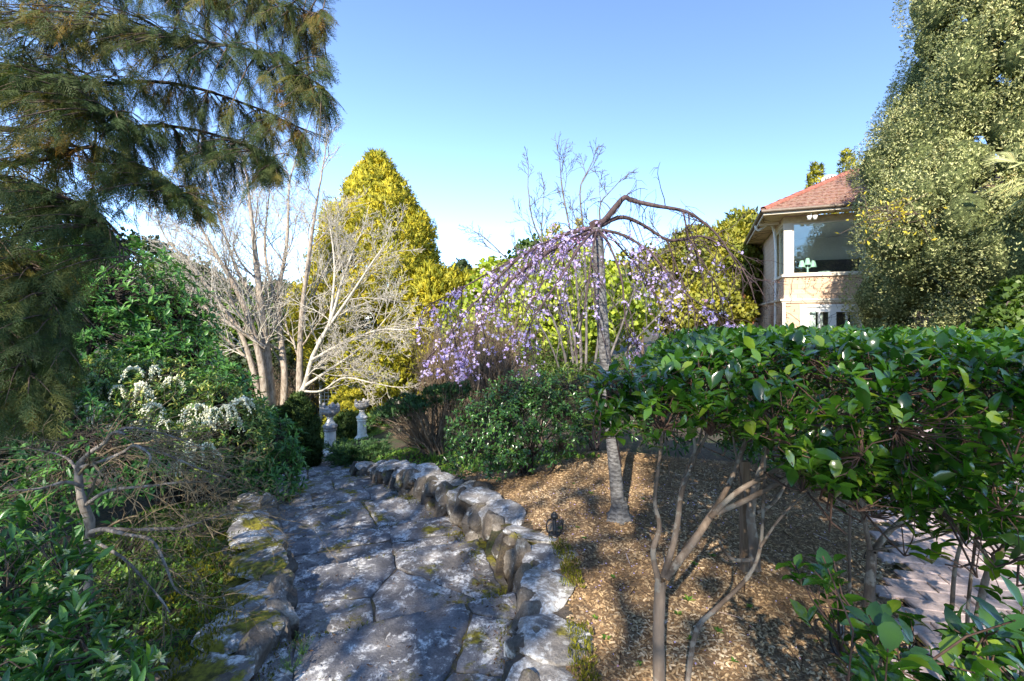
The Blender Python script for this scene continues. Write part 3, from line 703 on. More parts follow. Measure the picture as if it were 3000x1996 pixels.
    V = [(e, e, rz(e)-.06), (6.5, e, rz(e)-.06), (6.5, R_, rz(R_)-.06), (R_, R_, rz(R_)-.06), (R_, 12.6, rz(R_)-.06), (e, 12.6, rz(e)-.06)]; g.add(V, [(3, 2, 1, 0), (5, 4, 3, 0)])
    rf = g.build('roof', M['ridge'], root, False, local=True)
    tw, th = .30, .34; ca = 1/math.sqrt(1+sl*sl); sa = sl*ca
    g = Geo(); xs = np.linspace(-tw/2, tw/2, 7); prof = np.array([.0, .02, .03, .02, .0, .022, .004])
    V = [(x, y, prof[k]+zz) for y, zz in ((0, .03), (th*1.15, .0)) for k, x in enumerate(xs)] + [(x, 0, -.01) for x in xs]
    g.add(V, [(k, k+1, 8+k, 7+k) for k in range(6)] + [(14+k, 15+k, k+1, k) for k in range(6)]); tm = g.mesh('tile', M['tile'], False, np.zeros(3))
    slopeR = np.array([[1, 0, 0], [0, ca, -sa], [0, sa, ca]]); n = 0
    def local_put(name, me, parent, R, p):
        o = bpy.data.objects.new(name, me); COL.objects.link(o); o.parent = parent
        o.matrix_basis = Matrix([[*R[0], p[0]], [*R[1], p[1]], [*R[2], p[2]], [0, 0, 0, 1]])
    rest = Geo()
    for r in range(15):
        d = e + r*th*ca; x = d + (.15 if r % 2 else 0) + .1
        while x < 5.6:
            p = (x, d-.03, rz(d)+.012)
            if n < 280: local_put('tile', tm, rf, slopeR@rotz(rng.normal()*.012, rng.normal()*.012, rng.normal()*.012), p); n += 1
            x += tw*1.0
    # hip caps
    g = Geo(); th_ = np.linspace(-1.9, 1.9, 7); V = [(math.sin(a)*.11, y, math.cos(a)*.09-(.0 if y else -.015)) for y in (0, .42) for a in th_]; g.add(V, [(k, k+1, 8+k, 7+k) for k in range(6)])
    hm = g.mesh('hip_cap', M['ridge'], True, np.zeros(3)); hd = nrm(np.array([1, 1, sl])); X = nrm(np.cross(hd, np.array([0, 0, 1.]))); Z = np.cross(X, hd)
    for k in range(20):
        q = e + .02 + k*.38*hd[0]
        if q > R_: break
        local_put('hip_cap', hm, rf, np.stack([X, hd, Z], -1), (q, q, rz(q)+.05))
    # whirling roof vent on the far slope, floodlights under the gutter
    g = Geo(); c = (2.0, 3.1, rz(2.0)); lathe(g, [(.16, -.3), (.16, .12), (.2, .14)], c, 16); 
    for k in range(18):
        a = k/18*2*math.pi; P = [(c[0]+math.cos(a+s*.5)*r, c[1]+math.sin(a+s*.5)*r, c[2]+z) for s, r, z in ((0, .2, .14), (.4, .27, .24), (.8, .24, .36), (1.1, .1, .44))]; tube(g, P, .022, n=8, Sd=4)
    lathe(g, [(.13, .40), (.12, .45), (.0, .47)], c, 16); g.build('roof_vent', M['white'], root, True, local=True)
    for x in (.75, 2.15):
        g = Geo(); tube(g, [(x, -.4, H(3.44)), (x, -.42, H(3.3))], .025, Sd=6)
        for s in (-.07, .09):
            cc = (x+s, -.48, H(3.25)); lathe(g, [(0, -.08), (.05, -.07), (.075, .04), (.07, .06), (.0, .05)], cc, 10)
        g.build('floodlight', M['white'], root, True, local=True)
    return root
house = build_house()
def hloc(x, y, z):
    a = math.atan2(-.39, .92); return np.array([9.28+x*math.cos(a)-y*math.sin(a), 15.62+x*math.sin(a)+y*math.cos(a), z])
def build_lamp():
    c = hloc(.85, .75, 1.0)
    r = thing('table_lamp', 'green three-shade table lamp standing inside the picture window', 'lamp', c)
    g = Geo(); lathe(g, [(.0, .44), (.14, .44), (.16, .47), (.03, .5), (.025, .75), (.0, .76)], c, 14); g.build('base', M['lamp'], r)
    for dx in (-.2, 0, .2):
        g = Geo(); cc = c+np.array([dx, 0, .78+(.08 if dx == 0 else 0)]); lathe(g, [(.11, -.03), (.10, 0), (.05, .2), (.0, .2)], cc, 14); tube(g, [c+np.array([0, 0, .7]), cc], .012); g.build('lamp_shade', M['lamp'], r)
    t = thing('side_table', 'small round table under the green lamp inside the window', 'table', c)
    g = Geo(); lathe(g, [(0, .40), (.42, .40), (.42, .44), (0, .44)], c, 20); g.build('tabletop', M['curtain'], t); g = Geo(); lathe(g, [(.2, 0), (.03, .05), (.03, .4)], c, 10); g.build('pedestal', M['curtain'], t)
    b = hloc(1.35, .75, 1.44); g = Geo(); lathe(g, [(.0, 0), (.08, 0), (.2, .13), (.19, .14), (.06, .02)], b, 18, mod=1+.08*np.cos(np.arange(18)*2.1))
    tag(g.build('bowl', M['lamp'], None), 'pale green fluted bowl beside the lamp inside the window', 'bowl')
build_lamp()
def build_vine():
    rng = RNG(31); g = Geo(); P = []; R = []
    for k in range(120):
        onleft = rng.random() < .5
        if onleft: p = np.array([-.02, rng.uniform(.0, 9), rng.uniform(-1.5, 1.2)])
        else: p = np.array([rng.uniform(0, 3.4), -.02, rng.uniform(-.9, 1.0)])
        d = np.array([rng.normal(), rng.normal(), rng.uniform(.1, 1.2)]); L = []
        for s in range(8):
            off = -.02-.06*(.62 > p[2] > .45)
            q = p.copy(); q[0 if onleft else 1] = off-.005*rng.random() - (.09 if .44 < p[2] < .66 else 0)
            q[2] = min(q[2], 1.36); L.append(hloc(*q)); p = p + d*.12 + rng.normal(size=3)*.05
        P.append(L); R.append(np.linspace(.006, .0025, 8))
    # under the eaves
    for k in range(50):
        onleft = rng.random() < .5; a = rng.uniform(-.5, 6 if onleft else 4); L = []
        p = np.array([-.55, a]) if onleft else np.array([a, -.55]); dd = rng.normal(size=2)
        for s in range(8):
            q = np.clip(p, -.6, 8); z = 3.425
            if onleft: q[0] = min(q[0], 0)
            else: q[1] = min(q[1], 0)
            L.append(hloc(q[0], q[1], z)); p = p + dd*.08 + rng.normal(size=2)*.04
        P.append(L); R.append(np.linspace(.009, .003, 8))
    tubes(g, np.array(P), np.array(R), 4)
    r = thing('climbing_vine', 'leafless climbing vine spread over the house wall and eaves', 'vine', hloc(.4, -.05, -1.5))
    g.build('stems', M['bark'], r, kind='stuff')
    g = Geo(); n = 420; pos = np.array([hloc(rng.uniform(0, 3.6), -.05, z) if rng.random() < .5 else hloc(-.05, rng.uniform(0, 9), z) for z in np.where(rng.random(n) < .5, rng.normal(1.3, .06, n), rng.uniform(-1, 1.1, n))])
    scatter(g, LEAF2, pos, frames(rng.normal(size=(n, 3)), rng.normal(size=(n, 3))), np.stack([rng.uniform(.02, .05, n)]*3, -1), rng.random(n)); g.build('leaves', M['rust'], r, kind='stuff')
build_vine()
# ------------------------------------------------------------------ plants: generic growers
def proj(P):
    P = np.asarray(P); y = np.maximum(P[..., 1], .01); u = CU+F*P[..., 0]/y; v = HZ-F*P[..., 2]/y
    return u, v, (P[..., 1] > .1) & (u > -20) & (u < 2380) & (v > -20) & (v < 1590)
RMIN = .0015
def grow(rng, p, d, L, r, lvl, spec, out):
    """recursive branch: spec[lvl] = (children, angle, length ratio, wander, lift, nseg, from)"""
    nch, ang, ratio, wan, lift, ns, frm = spec[lvl]
    pts = [np.array(p, float)]; d = nrm(d)
    for s in range(ns):
        d = nrm(d + rng.normal(size=3)*wan + np.array([0, 0, lift])); pts.append(pts[-1]+d*L/ns)
    P = np.array(pts); rr = np.maximum(np.linspace(r, r*.45 if lvl < len(spec)-1 else r*.35, ns+1), RMIN*.7)
    out.append((P, rr, lvl))
    if lvl+1 < len(spec):
        for k in range(nch):
            t = frm+(1-frm)*(k+rng.random())/nch; i = min(int(t*ns), ns-1); q = P[i]+(P[i+1]-P[i])*(t*ns-i)
            tg = nrm(P[i+1]-P[i]); s = nrm(np.cross(tg, rng.normal(size=3))); a = math.radians(ang*rng.uniform(.6, 1.3))
            grow(rng, q, tg*math.cos(a)+s*math.sin(a), L*ratio*rng.uniform(.6, 1.2)*(1.1-.5*t), max(rr[i]*.62, RMIN), lvl+1, spec, out)
    return out
def tubes_from(G, out, lv, Sd):
    by = {}
    for P, r, l in out:
        if l in lv: by.setdefault(len(P), []).append((P, r))
    for k, it in by.items(): tubes(G, np.array([a for a, b in it]), np.array([b for a, b in it]), Sd)
def ell_pts(rng, n, c, rad, inner=.6, upper=None):
    d = nrm(rng.normal(size=(n*3, 3)))
    if upper is not None: d = d[d[:, 2] > upper]
    d = d[:n]; s = (inner**3+(1-inner**3)*rng.random(len(d)))**(1/3)
    return np.asarray(c)+d*s[:, None]*np.asarray(rad), d
def clump_cover(G, tm, rng, cent, rad, outw, per, size, up=.5, inner=.55, spread=.5, bias=(0, 1)):
    """clumps of tufts: tufts sit on each clump's outer side"""
    M_ = len(cent); d = nrm(rng.normal(size=(M_, per, 3))+outw[:, None, :]*1.1)
    s = inner+(1-inner)*rng.random((M_, per, 1))**.5
    rad = np.asarray(rad); rad = rad[:, None, None] if rad.ndim == 1 else rad[:, None, :]
    pos = (cent[:, None, :]+d*s*rad).reshape(-1, 3)
    Y = nrm(d.reshape(-1, 3)+np.array([0, 0, up])+rng.normal(size=(M_*per, 3))*spread)
    cr = np.repeat(rng.random(M_), per); rnd = np.clip(.35*cr+.65*rng.random(M_*per), 0, 1)*(bias[1]-bias[0])+bias[0]
    scat_mix(G, tm, rng, pos, frames(Y, rng.normal(size=(len(Y), 3))), size*rng.uniform(.7, 1.3, len(pos)), rnd, nrm(d.reshape(-1, 3)*.8+np.array([0, 0, .12])+rng.normal(size=(len(pos), 3))*.28))
def whorls(rng, tips, ax, n, a0, a1, L, Wd, back=0.0, droop=0.0):
    N = len(tips); ax = nrm(ax); s = nrm(np.cross(ax, rng.normal(size=(N, 3)))); b = np.cross(ax, s)
    az = (np.arange(n)/n*2*np.pi)[None]*1.0+rng.uniform(0, 6.3, (N, 1))+rng.normal(size=(N, n))*.25
    th = np.radians(rng.uniform(a0, a1, (N, n)))
    Y = ax[:, None]*np.cos(th)[..., None]+(s[:, None]*np.cos(az)[..., None]+b[:, None]*np.sin(az)[..., None])*np.sin(th)[..., None]
    Y = Y.reshape(-1, 3); Y[:, 2] -= droop; Y = nrm(Y)
    pos = (tips[:, None]-ax[:, None]*(rng.random((N, n, 1))*back)).reshape(-1, 3)
    up = np.repeat(ax, n, 0)+np.array([0, 0, .8])
    sc = rng.uniform(.7, 1.15, N*n); sc = sc*rng.choice([.72, .9, 1.0, 1.12], N*n)
    return pos, frames(Y, up), np.stack([Wd*sc*rng.uniform(.85, 1.15, N*n), L*sc, L*sc], -1)
def leaf_parts(root, tm, mat, rng, pos, R, sc, k, name='leaf', foliage='foliage', rnd=None, far=LEAF4):
    """the k leaves that show largest become parts of their own, the rest is one joined part"""
    u, v, inn = proj(pos); d = np.linalg.norm(pos, axis=1); facing = np.abs(np.einsum('ni,ni->n', R[:, :, 2], pos/d[:, None]))
    area = np.where(inn, (facing+.15)/d**2, 0); order = np.argsort(-area)
    big = order[:k] if k else order[:0]; rest = np.ones(len(pos), bool); rest[big] = False
    rnd = rng.random(len(pos)) if rnd is None else rnd
    g = Geo(); near = rest & (d < 3.2); farm = rest & ~near
    scatter(g, tm, pos[near], R[near], sc[near], rnd[near]); scatter(g, far, pos[farm], R[farm], sc[farm], rnd[farm])
    if g.n: g.build(foliage, mat, root, True, kind='stuff')
    ms = []
    for q in range(6):
        g = Geo(); V = np.array(tm[0], float); V[:, 2] += -.10*q/5*V[:, 1]**2*(1 if q % 2 else -.6); g.add2(V, tm[1], tm[2], rng.random()*.15); ms.append(g.mesh(name, mat, True, np.zeros(3)))
    for i in big: put(name, ms[int(rng.integers(6))], root, (R[i]*sc[i][None, :], pos[i]))
def connect(G, rng, tips, nodes, r0=.006, r1=.002, sag=.12, Sd=4, up=.3):
    """thin twigs from each tip to the nearest node lower down"""
    tips = np.asarray(tips); nodes = np.asarray(nodes); idx = []
    for i in range(0, len(tips), 400):
        d = np.linalg.norm((tips[i:i+400, None]-nodes[None])*np.array([1, 1, .8]), axis=2)+rng.random((len(tips[i:i+400]), len(nodes)))*.08
        idx.append(d.argmin(1))
    b = nodes[np.concatenate(idx)]; dlt = tips-b; L = np.linalg.norm(dlt, axis=1, keepdims=True)
    m1 = b+dlt*.33+rng.normal(size=b.shape)*.08*L+np.array([0, 0, -sag])*L*.4; m2 = b+dlt*.66+rng.normal(size=b.shape)*.07*L+np.array([0, 0, -sag])*L*.3
    P = np.stack([b, m1, m2, tips], 1); tubes(G, P, np.tile(np.linspace(r0, r1, 4), (len(tips), 1)), Sd)
    return nrm(tips-m2)
def stems_fan(rng, base, targets, r0, r1, n=7, bend=.15):
    P = []; 
    for t in targets:
        L = np.linalg.norm(t-base); m = base+(t-base)*.5+rng.normal(size=3)*bend*L; m[2] += .1*L*rng.random()
        P.append(spl([base+rng.normal(size=3)*np.array([.06, .06, .01]), m, t], n))
    return np.array(P), np.tile(np.linspace(r0, r1, n), (len(targets), 1))

# ------------------------------------------------------------------ conifers built from clumps
def conifer(name, label, cat, base, prof, nclump, crad, per, tm, size, mat, seed, up=.6, bark='bark', front=-.45, group=None, inner=.5, bias=(0, 1), lump=.12, squash=(1, 1, 1), sink=.55, fill=.22, core=0, corem='core_green'):
    rng = RNG(seed); base = np.array(base, float); prof = np.array(prof, float)      # prof: (height, radius)
    root = thing(name, label, cat, base, group)
    hs = rng.random(nclump*4)*prof[-1, 0]; rr = np.interp(hs, prof[:, 0], prof[:, 1]); keep = rng.random(len(hs)) < (rr+.15)/(prof[:, 1].max()+.15)
    hs, rr = hs[keep], rr[keep]; az = rng.uniform(0, 2*np.pi, len(hs)); tc = math.atan2(-base[1], -base[0])
    if front > -1: k = np.cos(az-tc) > front; hs, rr, az = hs[k], rr[k], az[k]
    hs, rr, az = hs[:nclump], rr[:nclump], az[:nclump]
    lm = 1+lump*np.sin(az*3+hs*1.3+seed)+lump*.7*np.sin(az*5-hs*2.1)
    rc = np.maximum(rr*lm-crad*sink, 0.02)
    cent = base+np.stack([rc*np.cos(az), rc*np.sin(az), hs], -1); ow = np.stack([np.cos(az), np.sin(az), np.full(len(az), .25)], -1)
    g = Geo(); rad = crad*rng.uniform(.6, 1.3, len(cent))*np.clip(.5+rr/prof[:, 1].max(), .5, 1.1)
    clump_cover(g, tm, rng, cent, rad[:, None]*np.array(squash)[None], ow, per, size, up, inner, .45, bias)
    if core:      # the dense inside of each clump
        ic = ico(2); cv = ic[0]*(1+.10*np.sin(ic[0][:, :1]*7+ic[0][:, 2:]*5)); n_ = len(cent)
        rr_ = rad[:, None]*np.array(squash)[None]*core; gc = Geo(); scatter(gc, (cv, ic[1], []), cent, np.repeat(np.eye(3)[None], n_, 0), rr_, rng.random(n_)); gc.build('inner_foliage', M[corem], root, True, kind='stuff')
    # fill behind the clumps, coloured darker to deepen the shade in the crevices
    n2 = int(len(cent)*per*fill); h2 = rng.random(n2)*prof[-1, 0]*.97; r2 = np.interp(h2, prof[:, 0], prof[:, 1])*rng.uniform(.45, .82, n2); a2 = rng.uniform(0, 2*np.pi, n2)
    k = np.cos(a2-tc) > front-.2; h2, r2, a2 = h2[k], r2[k], a2[k]; p2 = base+np.stack([r2*np.cos(a2), r2*np.sin(a2), h2], -1)
    scat_mix(g, tm, rng, p2, frames(rng.normal(size=(len(p2), 3))+np.array([0, 0, .5]), rng.normal(size=(len(p2), 3))), size*1.9*rng.uniform(.8, 1.3, len(p2)), rng.random(len(p2))*.35*(bias[1]-bias[0])+bias[0], nrm(rng.normal(size=(len(p2), 3))))
    g.build('crown', mat, root, True, kind='stuff')
    g = Geo(); h = prof[-1, 0]; tube(g, [base+np.array([0, 0, -.3]), base+np.array([.05, 0, h*.5]), base+np.array([0, 0, h*.95])], max(.05, .025*h), .02, 8, 8); g.build('trunk', M[bark], root)
    g = Geo(); nb = 40; hb = rng.uniform(.1, .85, nb)*h; ab = rng.uniform(0, 6.28, nb); rb = np.interp(hb, prof[:, 0], prof[:, 1])*.8
    P = np.stack([base+np.stack([0*hb, 0*hb, hb-rb*.2], -1), base+np.stack([rb*.5*np.cos(ab), rb*.5*np.sin(ab), hb], -1), base+np.stack([rb*np.cos(ab), rb*np.sin(ab), hb+rb*.3], -1)], 1)
    tubes(g, P, np.tile(np.array([.02, .014, .005])*max(.4, h/8), (nb, 1)), 5); g.build('limbs', M[bark], root, kind='stuff')
    return root
# tall golden cypress in the middle distance
b = at(868, 730, 20); b[2] = -4.0
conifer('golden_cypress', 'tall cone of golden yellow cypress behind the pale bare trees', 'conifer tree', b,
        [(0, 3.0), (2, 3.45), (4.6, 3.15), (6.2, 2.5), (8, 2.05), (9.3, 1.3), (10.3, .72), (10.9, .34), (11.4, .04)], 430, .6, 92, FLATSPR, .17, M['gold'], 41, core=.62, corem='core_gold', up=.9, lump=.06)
# large grey green conifer on the right
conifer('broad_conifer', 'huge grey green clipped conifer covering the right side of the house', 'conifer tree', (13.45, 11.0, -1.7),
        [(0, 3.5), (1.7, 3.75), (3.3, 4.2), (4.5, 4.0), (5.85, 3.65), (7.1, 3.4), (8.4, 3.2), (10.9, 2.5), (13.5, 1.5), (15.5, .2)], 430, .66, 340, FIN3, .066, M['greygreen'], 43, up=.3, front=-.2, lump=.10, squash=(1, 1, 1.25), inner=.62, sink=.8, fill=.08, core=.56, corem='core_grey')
for k, (u, v, d, w, lab) in enumerate([(1879, 366, 31, .85, 'slim golden conifer tip showing left of the roof vent'), (1948, 343, 31, .95, 'slim golden conifer tip showing right of the roof vent')]):
    t = at(u, v, d); h = t[2]+2; conifer('golden_conifer', lab, 'conifer tree', (t[0], t[1], -2), [(0, w*1.5), (h*.55, w*1.35), (h*.8, w*.8), (h*.93, w*.45), (h, .05)], 110, .45, 44, FLATSPR, .2, M['gold'], 50+k, up=1.0, bias=(0, .75), lump=.06)
for k, (u, v, d, w, lab) in enumerate([(1275, 508, 34, 1.1, 'small golden conifer top just above the arching cherry branch'), (1332, 500, 36, 1.0, 'small golden conifer top beside the cherry trunk top')]):
    t = at(u, v, d); h = t[2]+4; conifer('golden_conifer', lab, 'conifer tree', (t[0], t[1], -4), [(0, w*1.6), (h*.6, w*1.2), (h*.85, w*.7), (h, .05)], 90, .45, 40, FLATSPR, .2, M['gold'], 54+k, up=1.0, bias=(.2, 1), lump=.06)
# clipped dwarf conifers
b = at(686, 730, 8.0); b[2] = -2.72
conifer('dwarf_conifer', 'dense dark green cone shaped dwarf conifer left of the first pedestal', 'conifer', b, [(0, .30), (.4, .36), (.8, .30), (1.15, .18), (1.36, .03)], 170, .085, 45, NEED4, .055, M['dwarf'], 60, core=.8, up=.5, front=-.6, lump=.03)
b = at(640, 730, 8.4); b[2] = -2.7
conifer('dwarf_conifer', 'lower dark conifer tucked between the rhododendron and the cone shaped conifer', 'conifer', b, [(0, .3), (.4, .36), (.8, .26), (1.05, .03)], 80, .085, 40, NEED4, .055, M['dwarf'], 61, core=.8, up=.5, front=-.6, lump=.03)
b = at(822, 730, 15); b[2] = -3.95
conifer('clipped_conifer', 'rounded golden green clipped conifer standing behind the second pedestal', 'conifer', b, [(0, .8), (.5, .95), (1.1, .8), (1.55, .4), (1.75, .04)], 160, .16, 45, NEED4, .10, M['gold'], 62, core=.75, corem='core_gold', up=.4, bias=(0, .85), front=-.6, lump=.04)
b = at(800, 730, 13.9); b[2] = -3.75
conifer('clipped_conifer', 'low dark round clipped bush between the two pedestals', 'conifer', b, [(0, .5), (.3, .68), (.65, .5), (.85, .05)], 100, .12, 45, NEED4, .09, M['dwarf'], 63, core=.8, up=.3, front=-.6, lump=.04)

# ------------------------------------------------------------------ broadleaf trees and far masses made of leaf clumps
def blob_tree(name, label, cat, base, blobs, n, crad, per, size, mat, seed, tm=None, trunk=.12, bark='bark', front=-.5, bias=(0, 1), up=.3, group=None, flat=1.0):
    rng = RNG(seed); base = np.array(base, float); root = thing(name, label, cat, base, group); g = Geo(); vol = np.array([b[3]*b[4] for b in blobs]); vol = vol/vol.sum()
    allc = []
    for b, w in zip(blobs, vol):
        c = np.array(b[:3]); rad = np.array([b[3], b[3], b[4]]); m = int(n*w)+3; P, d = ell_pts(rng, m*2, c, rad*.86, .75)
        tc = nrm(-c); k = (d@tc) > front; P, d = P[k][:m], d[k][:m]; allc.append(P)
        clump_cover(g, tm or [LEAF2], rng, P, crad*rng.uniform(.6, 1.35, len(P)), nrm(d+np.array([0, 0, .3])), per, size, up, .35, .8, bias)
    g.build('crown', mat, root, True, kind='stuff')
    C = np.concatenate(allc); g = Geo(); top = np.array(blobs[0][:3])
    tp = tube(g, [base+np.array([0, 0, -.3]), (base+top)/2+rng.normal(size=3)*.1*abs(top[2]-base[2])*.3, top], trunk, trunk*.4, 8, 8)
    g.build('trunk', M[bark], root); g = Geo(); tips = C[rng.permutation(len(C))[:70]]; connect(g, rng, tips, tp[2:], trunk*.3, .006, 0); g.build('limbs', M[bark], root, kind='stuff')
    return root
def P3(u, v, d): p = at(u, v, d); return tuple(p)
def blob(u, v, d, w, h): p = at(u, v, d); return (p[0], p[1], p[2], w/F*d, h/F*d)
blob_tree('lime_tree', 'bright lime yellow leafy tree glowing behind the weeping cherry', 'tree', (1.3, 13, -2.9), [blob(1270, 720, 13, 150, 120), blob(1180, 700, 13.2, 100, 90), blob(1350, 690, 13.3, 90, 90), blob(1100, 745, 13.5, 70, 70), blob(1420, 720, 13.8, 60, 60)], 420, .45, 55, .13, M['lime'], 70, [LEAF2], .13)
blob_tree('pine_tree', 'yellow green spreading pine left of the house beyond the cherry', 'tree', (12, 24, -2.5), [blob(1690, 610, 24, 60, 85), blob(1720, 560, 25, 50, 60), blob(1660, 680, 23, 60, 60), blob(1600, 590, 27, 55, 50), blob(1560, 640, 28, 50, 55)], 300, .75, 34, .38, M['olive'], 71, FINE, .3)
blob_tree('yellow_shrub', 'loose yellow green shrub between the cherry trunk and the house corner', 'shrub', (7.2, 17, -2), [blob(1620, 700, 17, 75, 42), blob(1560, 720, 17, 60, 40), blob(1680, 722, 17.5, 40, 30)], 200, .35, 50, .16, M['olive'], 72, [LEAF2], .08, bias=(.1, 1))
blob_tree('rust_shrub', 'rusty brown shrub at the foot of the house corner', 'shrub', (9.1, 19.3, -1.7), [blob(1694, 718, 19, 32, 36)], 90, .25, 60, .10, M['rust'], 73, [LEAF2], .05)
blob_tree('garden_tree', 'dull green tree just left of the house wall', 'tree', (11.2, 22.2, -2), [blob(1715, 640, 22, 22, 70)], 100, .5, 45, .2, M['olive'], 79, [LEAF4], .12, bias=(0, .7))
blob_tree('hedge_tree', 'yellow green tree seen through the bare branches left of the golden cypress', 'tree', (-13.5, 24, -4), [blob(440, 690, 24, 70, 65), blob(520, 720, 25, 60, 60), blob(400, 660, 23, 40, 50), blob(650, 730, 24, 60, 60), blob(590, 760, 24.5, 60, 50)], 380, .7, 45, .26, M['midgreen'], 74, [LEAF2], .25, bias=(.2, 1))
blob_tree('feathery_shrub', 'golden feathery shrub at the right foot of the tall golden cypress', 'shrub', (-2.2, 17.6, -3.9), [blob(990, 720, 18, 75, 95), blob(940, 830, 17.5, 80, 70), blob(1045, 700, 18.5, 50, 60), blob(1010, 800, 17, 80, 60)], 300, .5, 32, .26, M['gold'], 75, FLATSPR, .12, bias=(.0, .9), up=.8)
blob_tree('feathery_shrub', 'green and gold feathery shrub under the leaning bare tree', 'shrub', (-5, 16.6, -3.9), [blob(860, 850, 16.8, 70, 70), blob(780, 840, 17, 55, 70), blob(900, 880, 16.3, 60, 50)], 240, .42, 32, .22, M['gold'], 76, FLATSPR, .1, bias=(.0, .7), up=.6)
blob_tree('backdrop_hedge', 'dark brown green overgrown hedge behind the trellis and pale trunks', 'hedge', (-8, 17.6, -3.8), [blob(670, 880, 17.6, 70, 70), blob(760, 900, 17.8, 70, 75), blob(590, 870, 17.6, 60, 60), blob(720, 800, 18.5, 80, 60)], 300, .4, 50, .14, M['darkgreen'], 77, [LEAF2], .08)
blob_tree('distant_pine', 'grey green distant pine to the right of the golden cypress', 'tree', (-4.5, 44, -4), [blob(1060, 632, 44, 18, 20), blob(1085, 660, 44, 26, 22), blob(1040, 655, 45, 18, 25)], 130, .6, 30, .35, M['darkgreen'], 78, FINE, .25, bias=(.3, 1))
for k, (u, v, d, w, h, mt, lab) in enumerate([(1150, 680, 40, 70, 60, 'olive', 'hazy olive tree on the skyline left of the cherry branches'), (1480, 650, 42, 70, 60, 'olive', 'broad yellow olive tree on the skyline right of the cherry trunk'), (1250, 640, 45, 80, 70, 'midgreen', 'tall green tree on the skyline behind the lime tree'),
        (300, 640, 30, 120, 90, 'darkgreen', 'dark tree behind the large rhododendron'), (120, 600, 26, 140, 120, 'midgreen', 'tall green tree at the far left behind the cypress curtain'), (1380, 690, 30, 80, 55, 'midgreen', 'round green tree behind the cherry trunk')]):
    b = at(u, v, d); b[2] = -4.5; blob_tree('background_tree', lab, 'tree', b, [blob(u, v, d, w, h), blob(u-w*.5, v+h*.5, d, w*.7, h*.7), blob(u+w*.5, v+h*.5, d, w*.7, h*.7)], 220, .03*d, 40, .009*d, M[mt], 80+k, [LEAF2], .2, bias=(.1, .9))
b = at(2335, 730, 9.5); blob_tree('corner_shrub', 'fresh green shrub at the right edge below the grey green conifer', 'shrub', (b[0], b[1], -1.7), [blob(2362, 710, 8.2, 40, 50), blob(2320, 752, 7.6, 40, 22)], 120, .22, 50, .10, M['midgreen'], 90, [LEAF4], .05)

# ------------------------------------------------------------------ bare trees
def bare_tree(name, label, cat, base, stems, spec, mt_trunk, mt_twig, seed, buds=False):
    rng = RNG(seed); root = thing(name, label, cat, base)
    out = []
    for pts, r0, r1, kids in stems:
        g = Geo(); P = tube(g, pts, r0, r1, 16, 8, .5, .05, rng); g.build('trunk', M[mt_trunk], root)
        for k in range(kids):
            t = .25+.75*(k+rng.random())/kids; i = min(int(t*15), 14); tg = nrm(P[i+1]-P[i]); s = nrm(np.cross(tg, rng.normal(size=3))); a = math.radians(rng.uniform(25, 60))
            r = (r0+(r1-r0)*t)*.36; L = spec[0][7]*rng.uniform(.6, 1.2)*(1.25-.6*t)
            grow(rng, P[i], tg*math.cos(a)+s*math.sin(a)+np.array([0, 0, .15]), L, max(r, .006), 0, [x[:7] for x in spec], out)
        grow(rng, P[-1], P[-1]-P[-2], spec[0][7]*.7, r1, 0, [x[:7] for x in spec], out)
    big = [o for o in out if o[2] == 0]
    for P, r, l in big[:60]:
        g = Geo(); tubes(g, P[None], r[None], 6); g.build('branch', M[mt_trunk], root)
    g = Geo(); tubes_from(g, big[60:], (0,), 5); tubes_from(g, out, (1, 2, 3), 4)
    g.build('twigs', M[mt_twig], root, kind='stuff')
    return root, out
A = at
RMIN = .0062
def st(pts, r0, r1, kids): return ([A(*p) for p in pts], r0, r1, kids)
SP = [(10, 36, .62, .10, .08, 7, .15, 2.5), (8, 42, .5, .14, .07, 5, .15), (4, 50, .5, .2, .08, 3, .2)]
bare_tree('bare_magnolia', 'large pale leafless multi-trunk tree left of the golden cypress', 'bare tree', A(630, 960, 14), [
    st([(625, 960, 14), (620, 870, 14), (600, 700, 13.8), (585, 560, 13.8), (570, 420, 13.8)], .17, .035, 9), st([(650, 960, 14.2), (655, 860, 14.2), (640, 700, 14.4), (660, 560, 14.5), (665, 430, 14.6)], .13, .03, 9),
    st([(690, 955, 14), (690, 840, 14), (695, 720, 13.8), (715, 560, 13.6), (735, 430, 13.5)], .12, .03, 9), st([(615, 960, 13.8), (600, 830, 13.6), (560, 700, 13.4), (500, 590, 13.2), (460, 520, 13)], .12, .03, 9),
    st([(605, 940, 13.8), (560, 780, 13.6), (500, 690, 13.4), (430, 600, 13.4), (390, 560, 13.4)], .09, .025, 8), st([(600, 700, 13.8), (545, 620, 14.4), (500, 480, 15), (480, 400, 15.2)], .07, .02, 7),
    st([(640, 720, 14.4), (610, 580, 14.8), (620, 440, 15)], .07, .02, 7), st([(610, 800, 13.6), (520, 740, 13), (440, 690, 12.8), (380, 670, 12.6)], .06, .02, 6)], SP, 'bark_pale', 'bark_white', 100)
SP2 = [(8, 38, .55, .12, .03, 7, .15, 1.4), (7, 45, .5, .15, .02, 5, .15), (3, 50, .5, .2, .05, 3, .2)]
